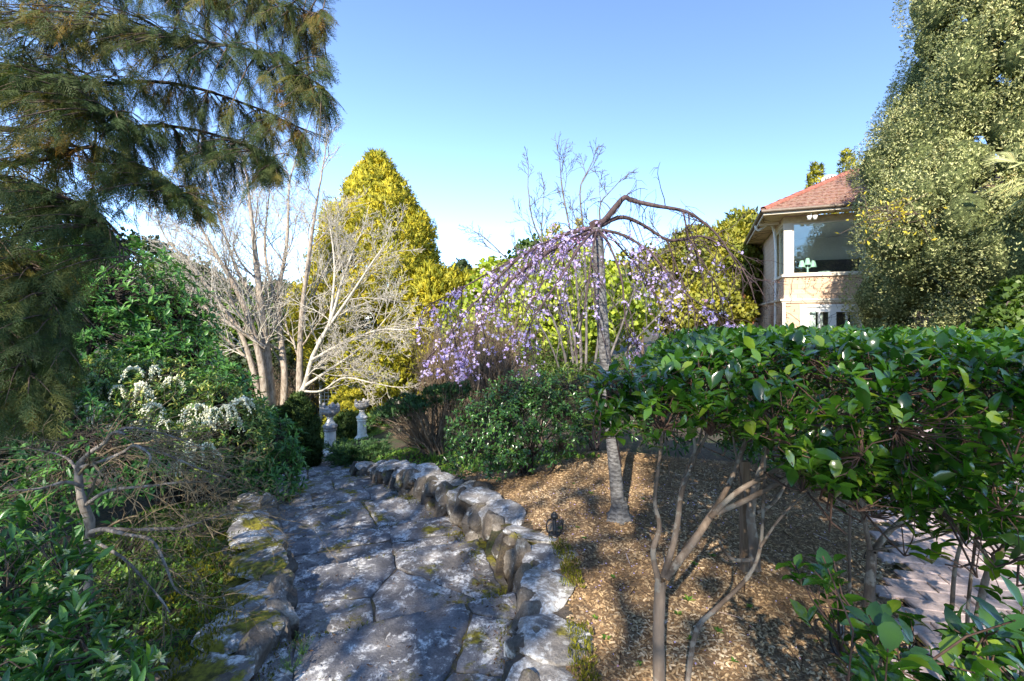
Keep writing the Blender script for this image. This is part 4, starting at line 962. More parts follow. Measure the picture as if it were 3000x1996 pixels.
bare_tree('bare_tree', 'leaning leafless tree with white twigs in front of the golden cypress', 'bare tree', A(640, 950, 13.2), [
    st([(668, 945, 13.2), (700, 890, 13.2), (720, 820, 13.2), (760, 740, 13.1), (790, 640, 13), (820, 560, 13)], .085, .02, 12), st([(700, 890, 13.2), (760, 850, 13), (830, 800, 12.8), (900, 720, 12.6)], .05, .014, 11),
    st([(715, 830, 13.2), (790, 790, 12.6), (870, 760, 12.2), (930, 760, 12)], .045, .014, 10), st([(730, 790, 13.2), (800, 690, 13), (860, 600, 12.8), (890, 560, 12.8)], .05, .014, 11),
    st([(690, 900, 13.2), (740, 900, 12.6), (790, 870, 12.2), (850, 880, 12), (900, 890, 11.8)], .035, .012, 9), st([(760, 740, 13.1), (770, 620, 13.4), (760, 520, 13.6)], .045, .014, 10)], SP2, 'bark_white', 'bark_white', 101)
RMIN = .0035
SP3 = [(6, 35, .6, .10, .04, 7, .25, .62), (4, 40, .5, .12, .05, 5, .2), (2, 45, .4, .15, .06, 3, .3)]
bare_tree('bare_shrub', 'tall dark leafless shrub fanning up behind the weeping cherry', 'bare shrub', A(1330, 900, 6.6), [
    st([(1330, 960, 6.6), (1325, 800, 6.6), (1290, 640, 6.6), (1230, 520, 6.6), (1215, 430, 6.6)], .022, .008, 6), st([(1340, 960, 6.6), (1335, 760, 6.7), (1320, 580, 6.8), (1295, 440, 6.8), (1290, 390, 6.8)], .024, .007, 6),
    st([(1345, 960, 6.6), (1350, 760, 6.6), (1345, 560, 6.6), (1335, 440, 6.6), (1355, 390, 6.6)], .022, .007, 6), st([(1350, 960, 6.6), (1380, 760, 6.5), (1390, 600, 6.5), (1380, 480, 6.5), (1405, 440, 6.5)], .022, .007, 6),
    st([(1325, 960, 6.6), (1290, 780, 6.5), (1230, 660, 6.4), (1150, 580, 6.3), (1130, 560, 6.3)], .02, .006, 6), st([(1350, 960, 6.6), (1420, 780, 6.5), (1470, 640, 6.5), (1500, 560, 6.5)], .02, .006, 5),
    st([(1320, 960, 6.6), (1270, 800, 6.4), (1210, 700, 6.3)], .018, .006, 5), st([(1355, 960, 6.6), (1450, 800, 6.4), (1540, 700, 6.3), (1570, 640, 6.3)], .018, .006, 5),
    st([(1335, 960, 6.6), (1300, 700, 6.8), (1250, 580, 7), (1250, 470, 7)], .02, .006, 5)], SP3, 'twig_grey', 'twig_grey', 102)
RMIN = .0015
def twig_mass(name, label, base, ell, n, L, mat, seed, r=.006):
    rng = RNG(seed); root = thing(name, label, 'shrub', base); c, rad = np.array(ell[:3]), np.array(ell[3:]); P, R = [], []
    for k in range(n):
        t = c+nrm(rng.normal(size=3))*rad*rng.random()**.4; b = np.array(base)+rng.normal(size=3)*np.array([rad[0]*.35, rad[1]*.35, .02]); m = (b+t)/2+rng.normal(size=3)*.12*L
        P.append(spl([b, m, t, t+(t-m)*.3+rng.normal(size=3)*.15*L], 7)); R.append(np.linspace(r, r*.25, 7))
    P = np.array(P); g = Geo(); tubes(g, P[:40], np.array(R[:40])*1.6, 4); g.build('stems', M[mat], root, kind='stuff')
    g = Geo(); tubes(g, P[40:], np.array(R[40:]), 3)
    t2 = P[rng.integers(0, n, n*5), rng.integers(2, 7, n*5)]; d = nrm(rng.normal(size=(n*5, 3))+np.array([0, 0, .3])); Q = np.stack([t2, t2+d*L*.12, t2+d*L*.25+rng.normal(size=t2.shape)*.04*L], 1); tubes(g, Q, np.tile(np.array([r*.5, r*.35, r*.15]), (n*5, 1)), 3)
    g.build('twigs', M[mat], root, kind='stuff'); return root
p = at(1130, 800, 9); twig_mass('leafless_shrub', 'tangle of fine brown leafless twigs left of the cherry trunk', (p[0], 9, -2.3), (p[0], 9, -.75, 1.0, .6, .75), 420, 1.0, 'twig_brown', 110, .008)
p = at(1030, 830, 10.5); twig_mass('leafless_shrub', 'paler leafless twig tangle behind the flat-topped juniper', (p[0], 10.5, -2.6), (p[0], 10.5, -1.1, .9, .6, .8), 300, 1.0, 'twig_brown', 111, .008)
p = at(640, 880, 16.4); twig_mass('leafless_shrub', 'brown twiggy thicket behind the cone shaped conifer', (p[0]+.6, 15.8, -3.6), (p[0]+.6, 15.8, -2.6, 1.3, .5, .9), 320, 1.2, 'twig_brown', 112, .01)

# ------------------------------------------------------------------ leafy shrubs
def leafy(name, label, cat, base, ells, ntip, L, Wd, nl, ang, mat, seed, nstem=8, r0=.02, k=0, back=.06, droop=0.0, bark='bark', tm=LEAF, far=LEAF4, inner=.55, upper=-.55, flowers=None, front=-.6, group=None):
    rng = RNG(seed); root = thing(name, label, cat, base, group); base = np.array(base, float); tips, ax = [], []
    w = np.array([e[3]*e[5] for e in ells]); w = w/w.sum()
    for e, q in zip(ells, w):
        P, d = ell_pts(rng, int(ntip*q*1.6)+4, e[:3], e[3:], inner, upper)
        kk = (d@nrm(-np.array(e[:3]))) > front; m = int(ntip*q)+2; tips.append(P[kk][:m]); ax.append(d[kk][:m])
    tips, ax = np.concatenate(tips), np.concatenate(ax); ax = nrm(ax+np.array([0, 0, .45])+rng.normal(size=ax.shape)*.3)
    tg = tips[rng.permutation(len(tips))[:nstem]]; c0 = np.mean([e[:3] for e in ells], 0)
    SP_, SR_ = stems_fan(rng, base, [c0+(t-c0)*.75 for t in tg], r0, r0*.35); g = Geo(); tubes(g, SP_, SR_, 6, rng.random(len(SP_))); g.build('stems', M[bark], root, kind='stuff')
    g = Geo(); connect(g, rng, tips, SP_[:, 2:].reshape(-1, 3), r0*.25, .0022, .0); g.build('twigs', M[bark], root, kind='stuff')
    pos, R, sc = whorls(rng, tips, ax, nl, ang[0], ang[1], L, Wd, back, droop)
    leaf_parts(root, tm, mat, rng, pos, R, sc, k, far=far)
    if flowers: flowers(root, rng, tips, ax)
    return root, tips, ax
p = at(300, 720, 7); leafy('rhododendron', 'tall green rhododendron with whorled leaves behind the white flowering shrub', 'shrub', (-5.9, 7.3, -2.7),
    [(-6.6, 7.4, -.35, 1.75, 1.2, 1.7), (-5.3, 6.9, -1.1, 1.15, .9, .9), (-4.3, 6.7, -1.35, .6, .7, .65), (-6.6, 6.6, -.6, 1.3, .9, 1.45)], 2000, .135, .042, 8, (45, 85), M['rhodo'], 120, 14, .05, 140, .05, .12, 'bark_dark', LEAF, LEAF4, .5)
leafy('rhododendron', 'compact bright green rhododendron overhanging the left edge of the steps', 'shrub', (-3.3, 5.9, -2.35),
    [(-3.15, 5.75, -1.75, .52, .5, .62), (-2.95, 5.6, -1.95, .42, .4, .42), (-3.5, 5.9, -1.5, .45, .45, .55)], 420, .105, .030, 8, (45, 85), M['rhodo'], 121, 9, .02, 160, .04, .1, 'bark', LEAF, LEAF4, .5)
def racemes(root, rng, tips, ax):
    u, v, inn = proj(tips); good = np.where(inn & (v < 1110) & (u > 185))[0]; good = good[np.argsort(tips[good, 1]-.25*ax[good, 2]+rng.random(len(good))*.25)]; pick = rng.permutation(good[:520])[:34]; bell = ico(1)
    # drooping strings of small white bells
    ms = []
    for q in range(5):
        g = Geo(); pos, sc = [], []
        for s in range(7):
            a = rng.uniform(0, 6.28); e = rng.uniform(.35, 1.0); P = spl([(0, 0, 0), (math.cos(a)*.05*e, math.sin(a)*.05*e, .015), (math.cos(a)*.10*e, math.sin(a)*.10*e, -.045*e), (math.cos(a)*.12*e, math.sin(a)*.12*e, -.11*e)], 13)
            for i in range(2, 13):
                for t in range(2): pos.append(P[i]+rng.normal(size=3)*.006); sc.append(.0075*(1.2-.04*i))
        pos = np.array(pos); scatter(g, (bell[0][:, :]*np.array([1, 1, 1.3]), bell[1], []), pos, np.repeat(np.eye(3)[None], len(pos), 0), np.array(sc), rng.random(len(pos)))
        ms.append(g.mesh('flower_cluster', M['white_fl'], True, np.zeros(3)))
    for i in pick:
        c = tips[i]+ax[i]*.03; s = rng.uniform(.8, 1.45)*(1.15 if v[i] > 880 else .9); put('flower_cluster', ms[int(rng.integers(5))], root, (rotz(rng.uniform(0, 6), rng.normal()*.15, rng.normal()*.15)*s, c))
leafy('pieris', 'dark leaved shrub hung with drooping clusters of small white flowers', 'shrub', (-3.8, 5.2, -2.2),
    [(-3.9, 5.2, -1.25, .85, .6, .8), (-3.2, 5.0, -1.35, .55, .5, .65), (-4.5, 5.2, -1.0, .6, .55, .65)], 1700, .072, .020, 8, (35, 80), M['pieris'], 122, 12, .02, 0, .05, .05, 'bark_dark', LEAF, LEAF4, .45, -.55, racemes)
leafy('evergreen_shrub', 'dark glossy evergreen shrub behind the right stone wall left of the cherry trunk', 'shrub', (.15, 4.95, -1.7),
    [(.05, 4.9, -1.2, .78, .5, .5), (-.25, 4.8, -1.35, .5, .4, .38), (.5, 5.0, -1.0, .55, .45, .45), (.15, 5.1, -.9, .5, .4, .34)], 1250, .052, .022, 7, (35, 85), M['glossy'], 123, 16, .012, 120, .05, .05, 'bark_dark', LEAF, LEAF4, .55, -.75)
leafy('laurel_shrub', 'fresh green loose shrub around the weeping cherry trunk', 'shrub', (1.1, 6.0, -1.8),
    [(1.0, 5.9, -1.0, .55, .4, .42), (1.5, 6.2, -.9, .5, .4, .45), (.6, 6.1, -.95, .5, .4, .35)], 520, .085, .028, 7, (40, 85), M['midgreen'], 124, 8, .012, 0, .05, .05, 'bark')
leafy('bright_shrub', 'small bright green rounded shrub below the middle of the cherry blossom', 'shrub', (.5, 7.5, -2.0), [(.45, 7.5, -.62, .38, .35, .28), (.75, 7.4, -.85, .35, .3, .3)], 300, .07, .022, 8, (30, 80), M['midgreen'], 125, 6, .012, 0)
leafy('corner_laurel', 'dark leafy shrub under the hedge beside the brick paving', 'shrub', (2.75, 4.4, -1.65), [(2.7, 4.5, -1.3, .6, .4, .34), (2.0, 5.0, -1.2, .6, .4, .42), (1.3, 5.4, -1.2, .55, .4, .4), (3.2, 5.0, -1.1, .6, .4, .5)], 760, .085, .024, 7, (35, 85), M['glossy'], 126, 8, .01, 0)
def daph_fl(root, rng, tips, ax):
    u, v, inn = proj(tips); pick = np.where(inn)[0]; pick = pick[rng.random(len(pick)) < .36][:150]; ms = []
    for q in range(4):
        g = Geo(); n = 16; d = nrm(rng.normal(size=(n, 3))+np.array([0, 0, .8])); scatter(g, LEAF2, np.zeros((n, 3)), frames(d, rng.normal(size=(n, 3))), np.stack([np.full(n, .011), rng.uniform(.018, .032, n), np.full(n, .02)], -1), rng.random(n)*.9); ms.append(g.mesh('flower_cluster', M['cream_fl'], True, np.zeros(3)))
    for i in pick: put('flower_cluster', ms[int(rng.integers(4))], root, (rotz(rng.uniform(0, 6), rng.normal()*.3, rng.normal()*.3)*rng.uniform(.7, 1.15), tips[i]+ax[i]*.012))
leafy('laurel_shrub', 'dark leafy shrub at the far left under the cypress curtain', 'shrub', (-4.6, 4.4, -2.0), [(-4.6, 4.4, -1.25, .9, .6, .7), (-5.4, 4.6, -1.0, .9, .6, .8), (-3.6, 4.0, -1.45, .55, .5, .5), (-4.9, 4.2, -1.65, 1.1, .5, .42), (-5.6, 5.2, -1.4, 1.0, .5, .7)], 1300, .09, .028, 7, (35, 85), M['rhodo'], 128, 8, .015, 0)
leafy('ground_shrub', 'low leafy undergrowth beneath the horizontal maple branch beside the mossy wall', 'shrub', (-2.5, 3.3, -1.95), [(-2.35, 3.2, -1.82, .45, .6, .16), (-2.75, 2.6, -1.78, .5, .5, .18), (-2.9, 3.9, -1.9, .5, .5, .2)], 620, .05, .018, 7, (40, 88), M['midgreen'], 129, 8, .006, 0)
leafy('daphne', 'daphne bush with long dark leaves and cream flower clusters in the lower left corner', 'shrub', (-1.95, 1.75, -1.75),
    [(-1.74, 1.6, -1.36, .32, .4, .34), (-1.42, 1.4, -1.38, .28, .34, .3), (-2.1, 1.75, -1.12, .34, .42, .40), (-1.25, 1.3, -1.5, .22, .25, .2)], 480, .088, .023, 8, (35, 80), M['daphne'], 127, 12, .012, 290, .07, .0, 'bark', LEAF, LEAF, .35, -.75, daph_fl)
# ------------------------------------------------------------------ shaggy cypress overhanging the upper left
def build_cypress():
    rng = RNG(200); root = thing('cypress_tree', 'huge dark drooping cypress overhanging the upper left with lacy brown-tinged sprays', 'conifer tree', (-5.4, 2.2, -1.8))
    g = Geo(); tr = tube(g, [(-5.4, 2.2, -2.1), (-5.35, 2.25, .5), (-5.3, 2.3, 3.5), (-5.3, 2.3, 8.5)], .34, .10, 14, 10); g.build('trunk', M['bark_dark'], root)
    limbs = [[(-5.3,2.3,1.9), at(150,-60,3.3), at(480,-40,3.5), at(650,10,3.5), at(740,35,3.5)],
        [(-5.3,2.3,1.6), at(100,60,3.2), at(420,90,3.3), at(630,130,3.4), at(740,200,3.4)],
        [(-5.3,2.3,1.2), at(60,200,3.2), at(380,190,3.5), at(580,245,3.6), at(680,290,3.6)],
        [(-5.3,2.3,1.0), at(120,300,3.3), at(380,290,3.4), at(540,325,3.4), at(630,375,3.4)],
        [(-5.3,2.3,.6), at(0,380,2.8), at(220,340,3.0), at(380,420,3.1), at(470,500,3.1)],
        [(-5.3,2.3,.5), at(-150,400,2.6), at(60,430,2.8), at(200,480,2.8), at(300,590,2.8)],
        [(-5.3,2.3,.2), at(-200,520,2.5), at(0,560,2.6), at(100,660,2.6), at(150,800,2.6)],
        [(-5.3,2.3,-.1), at(-300,640,2.4), at(-80,700,2.5), at(40,800,2.5), at(90,940,2.5)],
        [(-5.3,2.3,.9), at(-100,160,2.8), at(120,180,2.9), at(260,260,2.9)],
        [(-5.3,2.3,2.4), at(-50,-150,3.0), at(250,-120,3.3), at(520,-90,3.5)],
        [(-5.3,2.3,.0), at(-250,760,2.8), at(-20,740,2.9), at(90,860,2.9), at(130,1000,2.9)],
        [(-5.3,2.3,3.2), at(100,-400,3.0), at(400,-420,3.0)], [(-5.3,2.3,2.8), (-3.6,.8,3.0), (-2.2,.2,2.8)], [(-5.3,2.3,2.0), (-4.4,.6,2.2), (-3.4,-.8,2.0)],
        [(-5.3,2.3,3.0), (-3.8,3.6,3.3), (-2.7,4.4,2.7)], [(-5.3,2.3,4.5), (-4.2,1.5,4.9), (-3.0,.9,4.6)], [(-5.3,2.3,5.2), (-4.6,3.3,5.6), (-3.7,4.1,5.3)]]
    G_ = Geo(); TW = Geo(); tw, SP, SY, SZ = [], [], [], []; nodes = []
    OUT = [(-900, -900), (720, -900), (825, 45), (745, 110), (822, 240), (765, 325), (705, 425), (590, 440), (490, 545), (390, 500), (290, 545), (215, 640), (190, 780), (200, 910), (130, 1010), (-900, 1150)]
    def spray_along(b, n, down):
        for s in range(n):
            u = .1+.9*(s+rng.random())/n; j = min(int(u*5), 4); q = b[j]+(b[j+1]-b[j])*(u*5-j); td = nrm(b[j+1]-b[j]); sd_ = nrm(np.cross(td, [0, 0, 1.]))*(1 if s % 2 else -1)
            SP.append(q); SY.append(td*rng.uniform(.6, 1.2)+sd_*rng.uniform(.1, .8)+np.array([0, 0, rng.uniform(-down, .1)])); SZ.append(np.array([0, 0, 1.])+rng.normal(size=3)*.55)
        SP.append(b[-1]); SY.append(nrm(b[-1]-b[-2])); SZ.append(np.array([0, 0, 1.])+rng.normal(size=3)*.3)
    for li, L in enumerate(limbs):
        g = Geo(); P = tube(g, L, .021, .004, 24, 6, .5, .05, rng); g.build('branch', M['bark_dark'], root); inview = li < 11
        if inview: nodes.append(P[6:])
        for k in range(28 if inview else 20):
            t = .2+.8*rng.random(); i = min(int(t*23), 22); tg = nrm(P[i+1]-P[i]); p = P[i]+(P[i+1]-P[i])*rng.random()
            lat = nrm(np.cross(tg, [0, 0, 1.]))*rng.choice([-1, 1]); d = nrm(tg*rng.uniform(.5, 1.1)+lat*rng.uniform(.15, .8)+np.array([0, 0, rng.uniform(-1.0, .1)])); ln = rng.uniform(.2, .5)*(1.15-.6*t)
            b = spl([p, p+d*ln*.5+np.array([0, 0, .02]), p+d*ln+np.array([0, 0, -.2*ln])], 6); tw.append(b); spray_along(b, 6 if inview else 4, .95)
    nodes = np.concatenate(nodes); n = 0
    while n < 840:      # side branches that fill the curtain
        u, v = rng.uniform(-120, 790), rng.uniform(-60, 1010)
        if not inside_poly(u, v, OUT): continue
        t = at(u, v, 2.45+.9*max(0, min(1, u/600))+rng.uniform(-.25, .7)); dn = nodes-t; k = (np.linalg.norm(dn*np.array([1.3, 1, .8]), axis=1)+np.where(dn[:, 2] < .05, .8, 0)).argmin(); p = nodes[k]
        d = t-p; L = np.linalg.norm(d)
        if L > 1.0: p = t-d/L*.8
        b = spl([p, (p+t)/2+np.array([0, 0, .06*L]), t], 6); tw.append(b); spray_along(b, 5, 1.1); n += 1
    tw = np.array(tw); tubes(TW, tw, np.tile(np.linspace(.006, .0015, 6), (len(tw), 1)), 4); TW.build('twigs', M['bark'], root, kind='stuff')
    SP, SY, SZ = np.array(SP), np.array(SY), np.array(SZ); sc = rng.uniform(.11, .21, len(SP)); tip = SP+nrm(SY)*sc[:, None]*.9; u, v, inn = proj(tip); k = ~inn | inside_poly(u, v, OUT); SP, SY, SZ, sc = SP[k], SY[k], SZ[k], sc[k]
    nzv = .5+.5*np.sin(SP[:, 0]*4.1+SP[:, 2]*3.3)*np.sin(SP[:, 2]*5.2-SP[:, 0]*2); rnd = np.clip(.5*nzv+.5*rng.random(len(SP)), 0, 1)
    scat_mix(G_, FERN, rng, SP, frames(SY, SZ), sc, rnd); G_.build('foliage', M['cypress'], root, False, kind='stuff')
build_cypress()

# ------------------------------------------------------------------ weeping cherry
def build_cherry():
    rng = RNG(210); base = at(1425, 1197, 3.55); root = thing('weeping_cherry', 'weeping cherry with grey banded trunk, arching branches and lilac pink blossom', 'tree', base)
    g = Geo(); tp = tube(g, [at(1428, 1215, 3.55), at(1424, 1185, 3.55), at(1419, 1120, 3.55), at(1408, 1000, 3.55), at(1395, 850, 3.55), at(1384, 700, 3.55), at(1378, 600, 3.55), at(1374, 525, 3.55)], .054, .042, 26, 12, .5, .012, rng)
    lathe(g, [(.17, -.05), (.11, .0), (.08, .035), (.063, .09), (.053, .16)], at(1426, 1195, 3.55), 16, mod=1+.2*np.sin(np.arange(16)*2.3)); g.build('trunk', M['bark_cherry'], root)
    g = Geo(); V, T = rock_shape(5, IC3, 6); g.add(V*np.array([.062, .05, .05])+at(1372, 520, 3.55), T); g.build('graft_knuckle', M['twig_cherry'], root)
    br = [([(1374,525,3.55),(1330,545,3.5),(1270,575,3.4),(1180,640,3.3),(1120,720,3.2),(1090,780,3.15),(1065,830,3.1),(1045,850,3.1)], .020, .004),
        ([(1374,522,3.55),(1310,535,3.6),(1230,575,3.6),(1140,620,3.6),(1060,665,3.55),(990,700,3.5)], .014, .003),
        ([(1376,520,3.55),(1400,498,3.55),(1435,456,3.5),(1455,462,3.5),(1510,474,3.45),(1572,485,3.4),(1610,505,3.4),(1650,540,3.35),(1690,600,3.3),(1715,650,3.3)], .026, .003),
        ([(1378,522,3.55),(1430,500,3.6),(1480,518,3.6),(1535,552,3.6),(1580,550,3.6),(1620,545,3.6),(1680,580,3.55),(1720,640,3.5),(1740,700,3.5)], .018, .003),
        ([(1376,528,3.55),(1430,540,3.5),(1490,575,3.4),(1530,620,3.3),(1570,670,3.25),(1660,730,3.2)], .014, .003),
        ([(1374,526,3.55),(1340,560,3.3),(1290,640,3.1),(1230,730,2.95),(1205,790,2.9)], .012, .003), ([(1374,526,3.55),(1400,560,3.3),(1430,640,3.1),(1440,740,3.0),(1450,780,2.95)], .011, .003),
        ([(1374,526,3.55),(1340,550,3.9),(1270,620,4.1),(1210,720,4.2),(1180,800,4.2)], .012, .003), ([(1376,524,3.55),(1410,550,3.9),(1470,620,4.1),(1520,700,4.2),(1540,760,4.2)], .012, .003),
        ([(1374,528,3.55),(1365,570,3.3),(1350,680,3.1),(1335,760,3.05),(1320,820,3.0)], .010, .003), ([(1370,524,3.55),(1290,545,3.4),(1200,590,3.3),(1110,680,3.25),(1040,760,3.2),(985,830,3.2)], .012, .003), ([(1535,552,3.6),(1560,620,3.6),(1590,690,3.6),(1625,760,3.6)], .008, .002), ([(1572,485,3.4),(1590,560,3.35),(1640,640,3.3),(1660,690,3.3)], .007, .002)]
    tw, R, tips = [], [], []; bp = []
    for k, (pts, r0, r1) in enumerate(br):
        g = Geo(); P = tube(g, [at(*p) for p in pts], r0, r1, 30, 6, .5, .06, rng); g.build('branch', M['twig_cherry'], root); bp.append(P)
        nt = {0: 26, 1: 30, 10: 28, 7: 24, 5: 16, 9: 9, 6: 9, 4: 16, 8: 16, 3: 14}.get(k, 12)
        if k in (2,): nt = 16
        for j in range(nt):
            t = .12+.88*rng.random(); i = min(int(t*29), 28); p = P[i]; tg = nrm(P[i+1]-P[i]); o = nrm(np.array([rng.normal(), rng.normal()*.8, 0]))
            ln = min(rng.uniform(.18, .75), max(.12, (p[2]-(HZ-875)/F*p[1])*1.0)) if k != 2 else rng.uniform(.1, .25); d = nrm(tg*.6+o*.5+np.array([0, 0, rng.uniform(-.1, .35)])); L = [p]; 
            for s in range(7):
                d = nrm(d+np.array([0, 0, -.30])+rng.normal(size=3)*.13); L.append(L[-1]+d*ln/7)
            tw.append(L); R.append(np.linspace(.0042, .0012, 8)); tips.append((k, L))
    # upright twigs on the bare top branch
    for j in range(26):
        P = bp[2] if j < 16 else bp[3]; i = rng.integers(6, 27); d = nrm(np.array([rng.normal(), rng.normal(), rng.uniform(-1.2, .9)])); L = [P[i]]
        for s in range(7): d = nrm(d+rng.normal(size=3)*.2); L.append(L[-1]+d*rng.uniform(.03, .07))
        tw.append(L); R.append(np.linspace(.004, .0012, 8))
    tw = np.array(tw); R = np.array(R); g = Geo(); tubes(g, tw, R, 4); sub, sr = [], []
    for L in tw:
        for q in range(3):
            i = rng.integers(2, 7); d = nrm(rng.normal(size=3)+np.array([0, 0, -.5])); e = rng.uniform(.06, .2); sub.append([L[i], L[i]+d*e*.5, L[i]+d*e+np.array([0, 0, -.04])]); sr.append([.002, .0015, .0008])
    tubes(g, np.array(sub), np.array(sr), 3); g.build('twigs', M['twig_cherry'], root, kind='stuff')
    # blossom: small open five petal flowers in clusters
    V, T = [], []
    for p in range(5):
        a = p/5*6.283; n = len(V); c, s = math.cos(a), math.sin(a)
        for (x, y, z) in ((0, 0, 0), (-.28, .5, .22), (.28, .5, .22), (0, 1.0, .30)): V.append((x*c-y*s, x*s+y*c, z))
        T += [(n, n+2, n+1), (n+1, n+2, n+3)]
    FL = (np.array(V), T, []); ms = []
    for q in range(6):
        g = Geo(); n = rng.integers(3, 7); d = nrm(rng.normal(size=(n, 3))); Rr = frames(d, rng.normal(size=(n, 3))); Rr = Rr[:, :, [0, 2, 1]]; Rr[:, :, 0] *= -1
        scatter(g, FL, d*.016+rng.normal(size=(n, 3))*.006, Rr, rng.uniform(.009, .014, n), rng.random(n)*.5); ms.append(g)
    pos = []
    for (k, L) in tips:
        L = np.array(L)
        if k == 2 or (k == 3 and rng.random() < .75): continue
        dens = 5 if k in (0, 1, 10, 7) else (5 if k in (4, 8) else 2)
        for j in range(dens): 
            i = rng.integers(1, 8); pos.append(L[i-1]+(L[i]-L[i-1])*rng.random()+rng.normal(size=3)*.012+np.array([0, 0, -.012]))
    for k in (0, 1, 4, 5, 7, 10):
        for j in range(50 if k in (0, 1, 10, 7) else 30): i = int(28*rng.random()**1.3); pos.append(bp[k][i]+rng.normal(size=3)*.022+np.array([0, 0, -.16*rng.random()**2]))
    pos = np.array(pos); d = np.linalg.norm(pos, axis=1); o = np.argsort(d+rng.random(len(d))*.5)
    meshes = [gg.mesh('blossom', M['blossom'], False, np.zeros(3)) for gg in ms]
    G_ = Geo()
    for n, i in enumerate(o):
        Rm = rotz(rng.uniform(0, 6), rng.uniform(-3, 3), rng.uniform(-1, 1))*rng.uniform(.75, 1.35)
        if n < 300: put('blossom', meshes[int(rng.integers(6))], root, (Rm, pos[i]))
        else:
            q = ms[int(rng.integers(6))]; G_.add(np.concatenate(q.V)@Rm.T+pos[i], np.concatenate(q.T), rng.random()*.95)
    G_.build('blossoms', M['blossom'], root, False, kind='stuff')
build_cherry()

# ------------------------------------------------------------------ camellia hedge: several shrubs that share a clipped top
HED = [(.36, 1.55), (.86, 3.0), (1.40, 4.6), (2.3, 4.2), (3.6, 3.2), (4.2, 2.0), (3.2, .9), (1.75, 1.0), (1.25, 1.3), (.75, 1.45)]
def hedge_tips():
    rng = RNG(220); P = []
    while len(P) < 4400:
        x, y = rng.uniform(.2, 4.2), rng.uniform(.9, 4.6)
        if not inside_poly(x, y, HED): continue
        if x/y > 1.35: continue
        # distance to the rim rounds the clipped top
        e = 9.
        for a, b in zip(HED, HED[1:]+HED[:1]):
            a, b = np.array(a), np.array(b); d = b-a; t = min(1, max(0, ((np.array([x, y])-a)@d)/(d@d))); e = min(e, np.hypot(*(np.array([x, y])-a-d*t)))
        top = -.10 - .20*max(0, 1-e/.5)**2*(1 if y > 1.2 else .5); low = -.30-.14*min(x, .8) if x < .8 else -.41-.5*min(1, (x-.8)/.8)
        r = rng.random(); z = top-.02*rng.random() if r < .36 else (top-.12*rng.random() if r < .55 else top+(low-top)*rng.random()**1.35)
        P.append((x, y, z))
    for k in range(42):      # loose sprigs at the left end
        u = rng.uniform(1350, 1480); P.append(tuple(at(u, rng.uniform(870-(u-1350)*.5, 990), rng.uniform(1.55, 1.9))))
    for k in range(330):      # sprays that hang lower towards the right
        u = rng.uniform(1800, 2400); v = rng.uniform(1010, 1060+(u-1700)*.32); P.append(tuple(at(u, v, rng.uniform(1.35, 2.1))))
    return np.array(P)
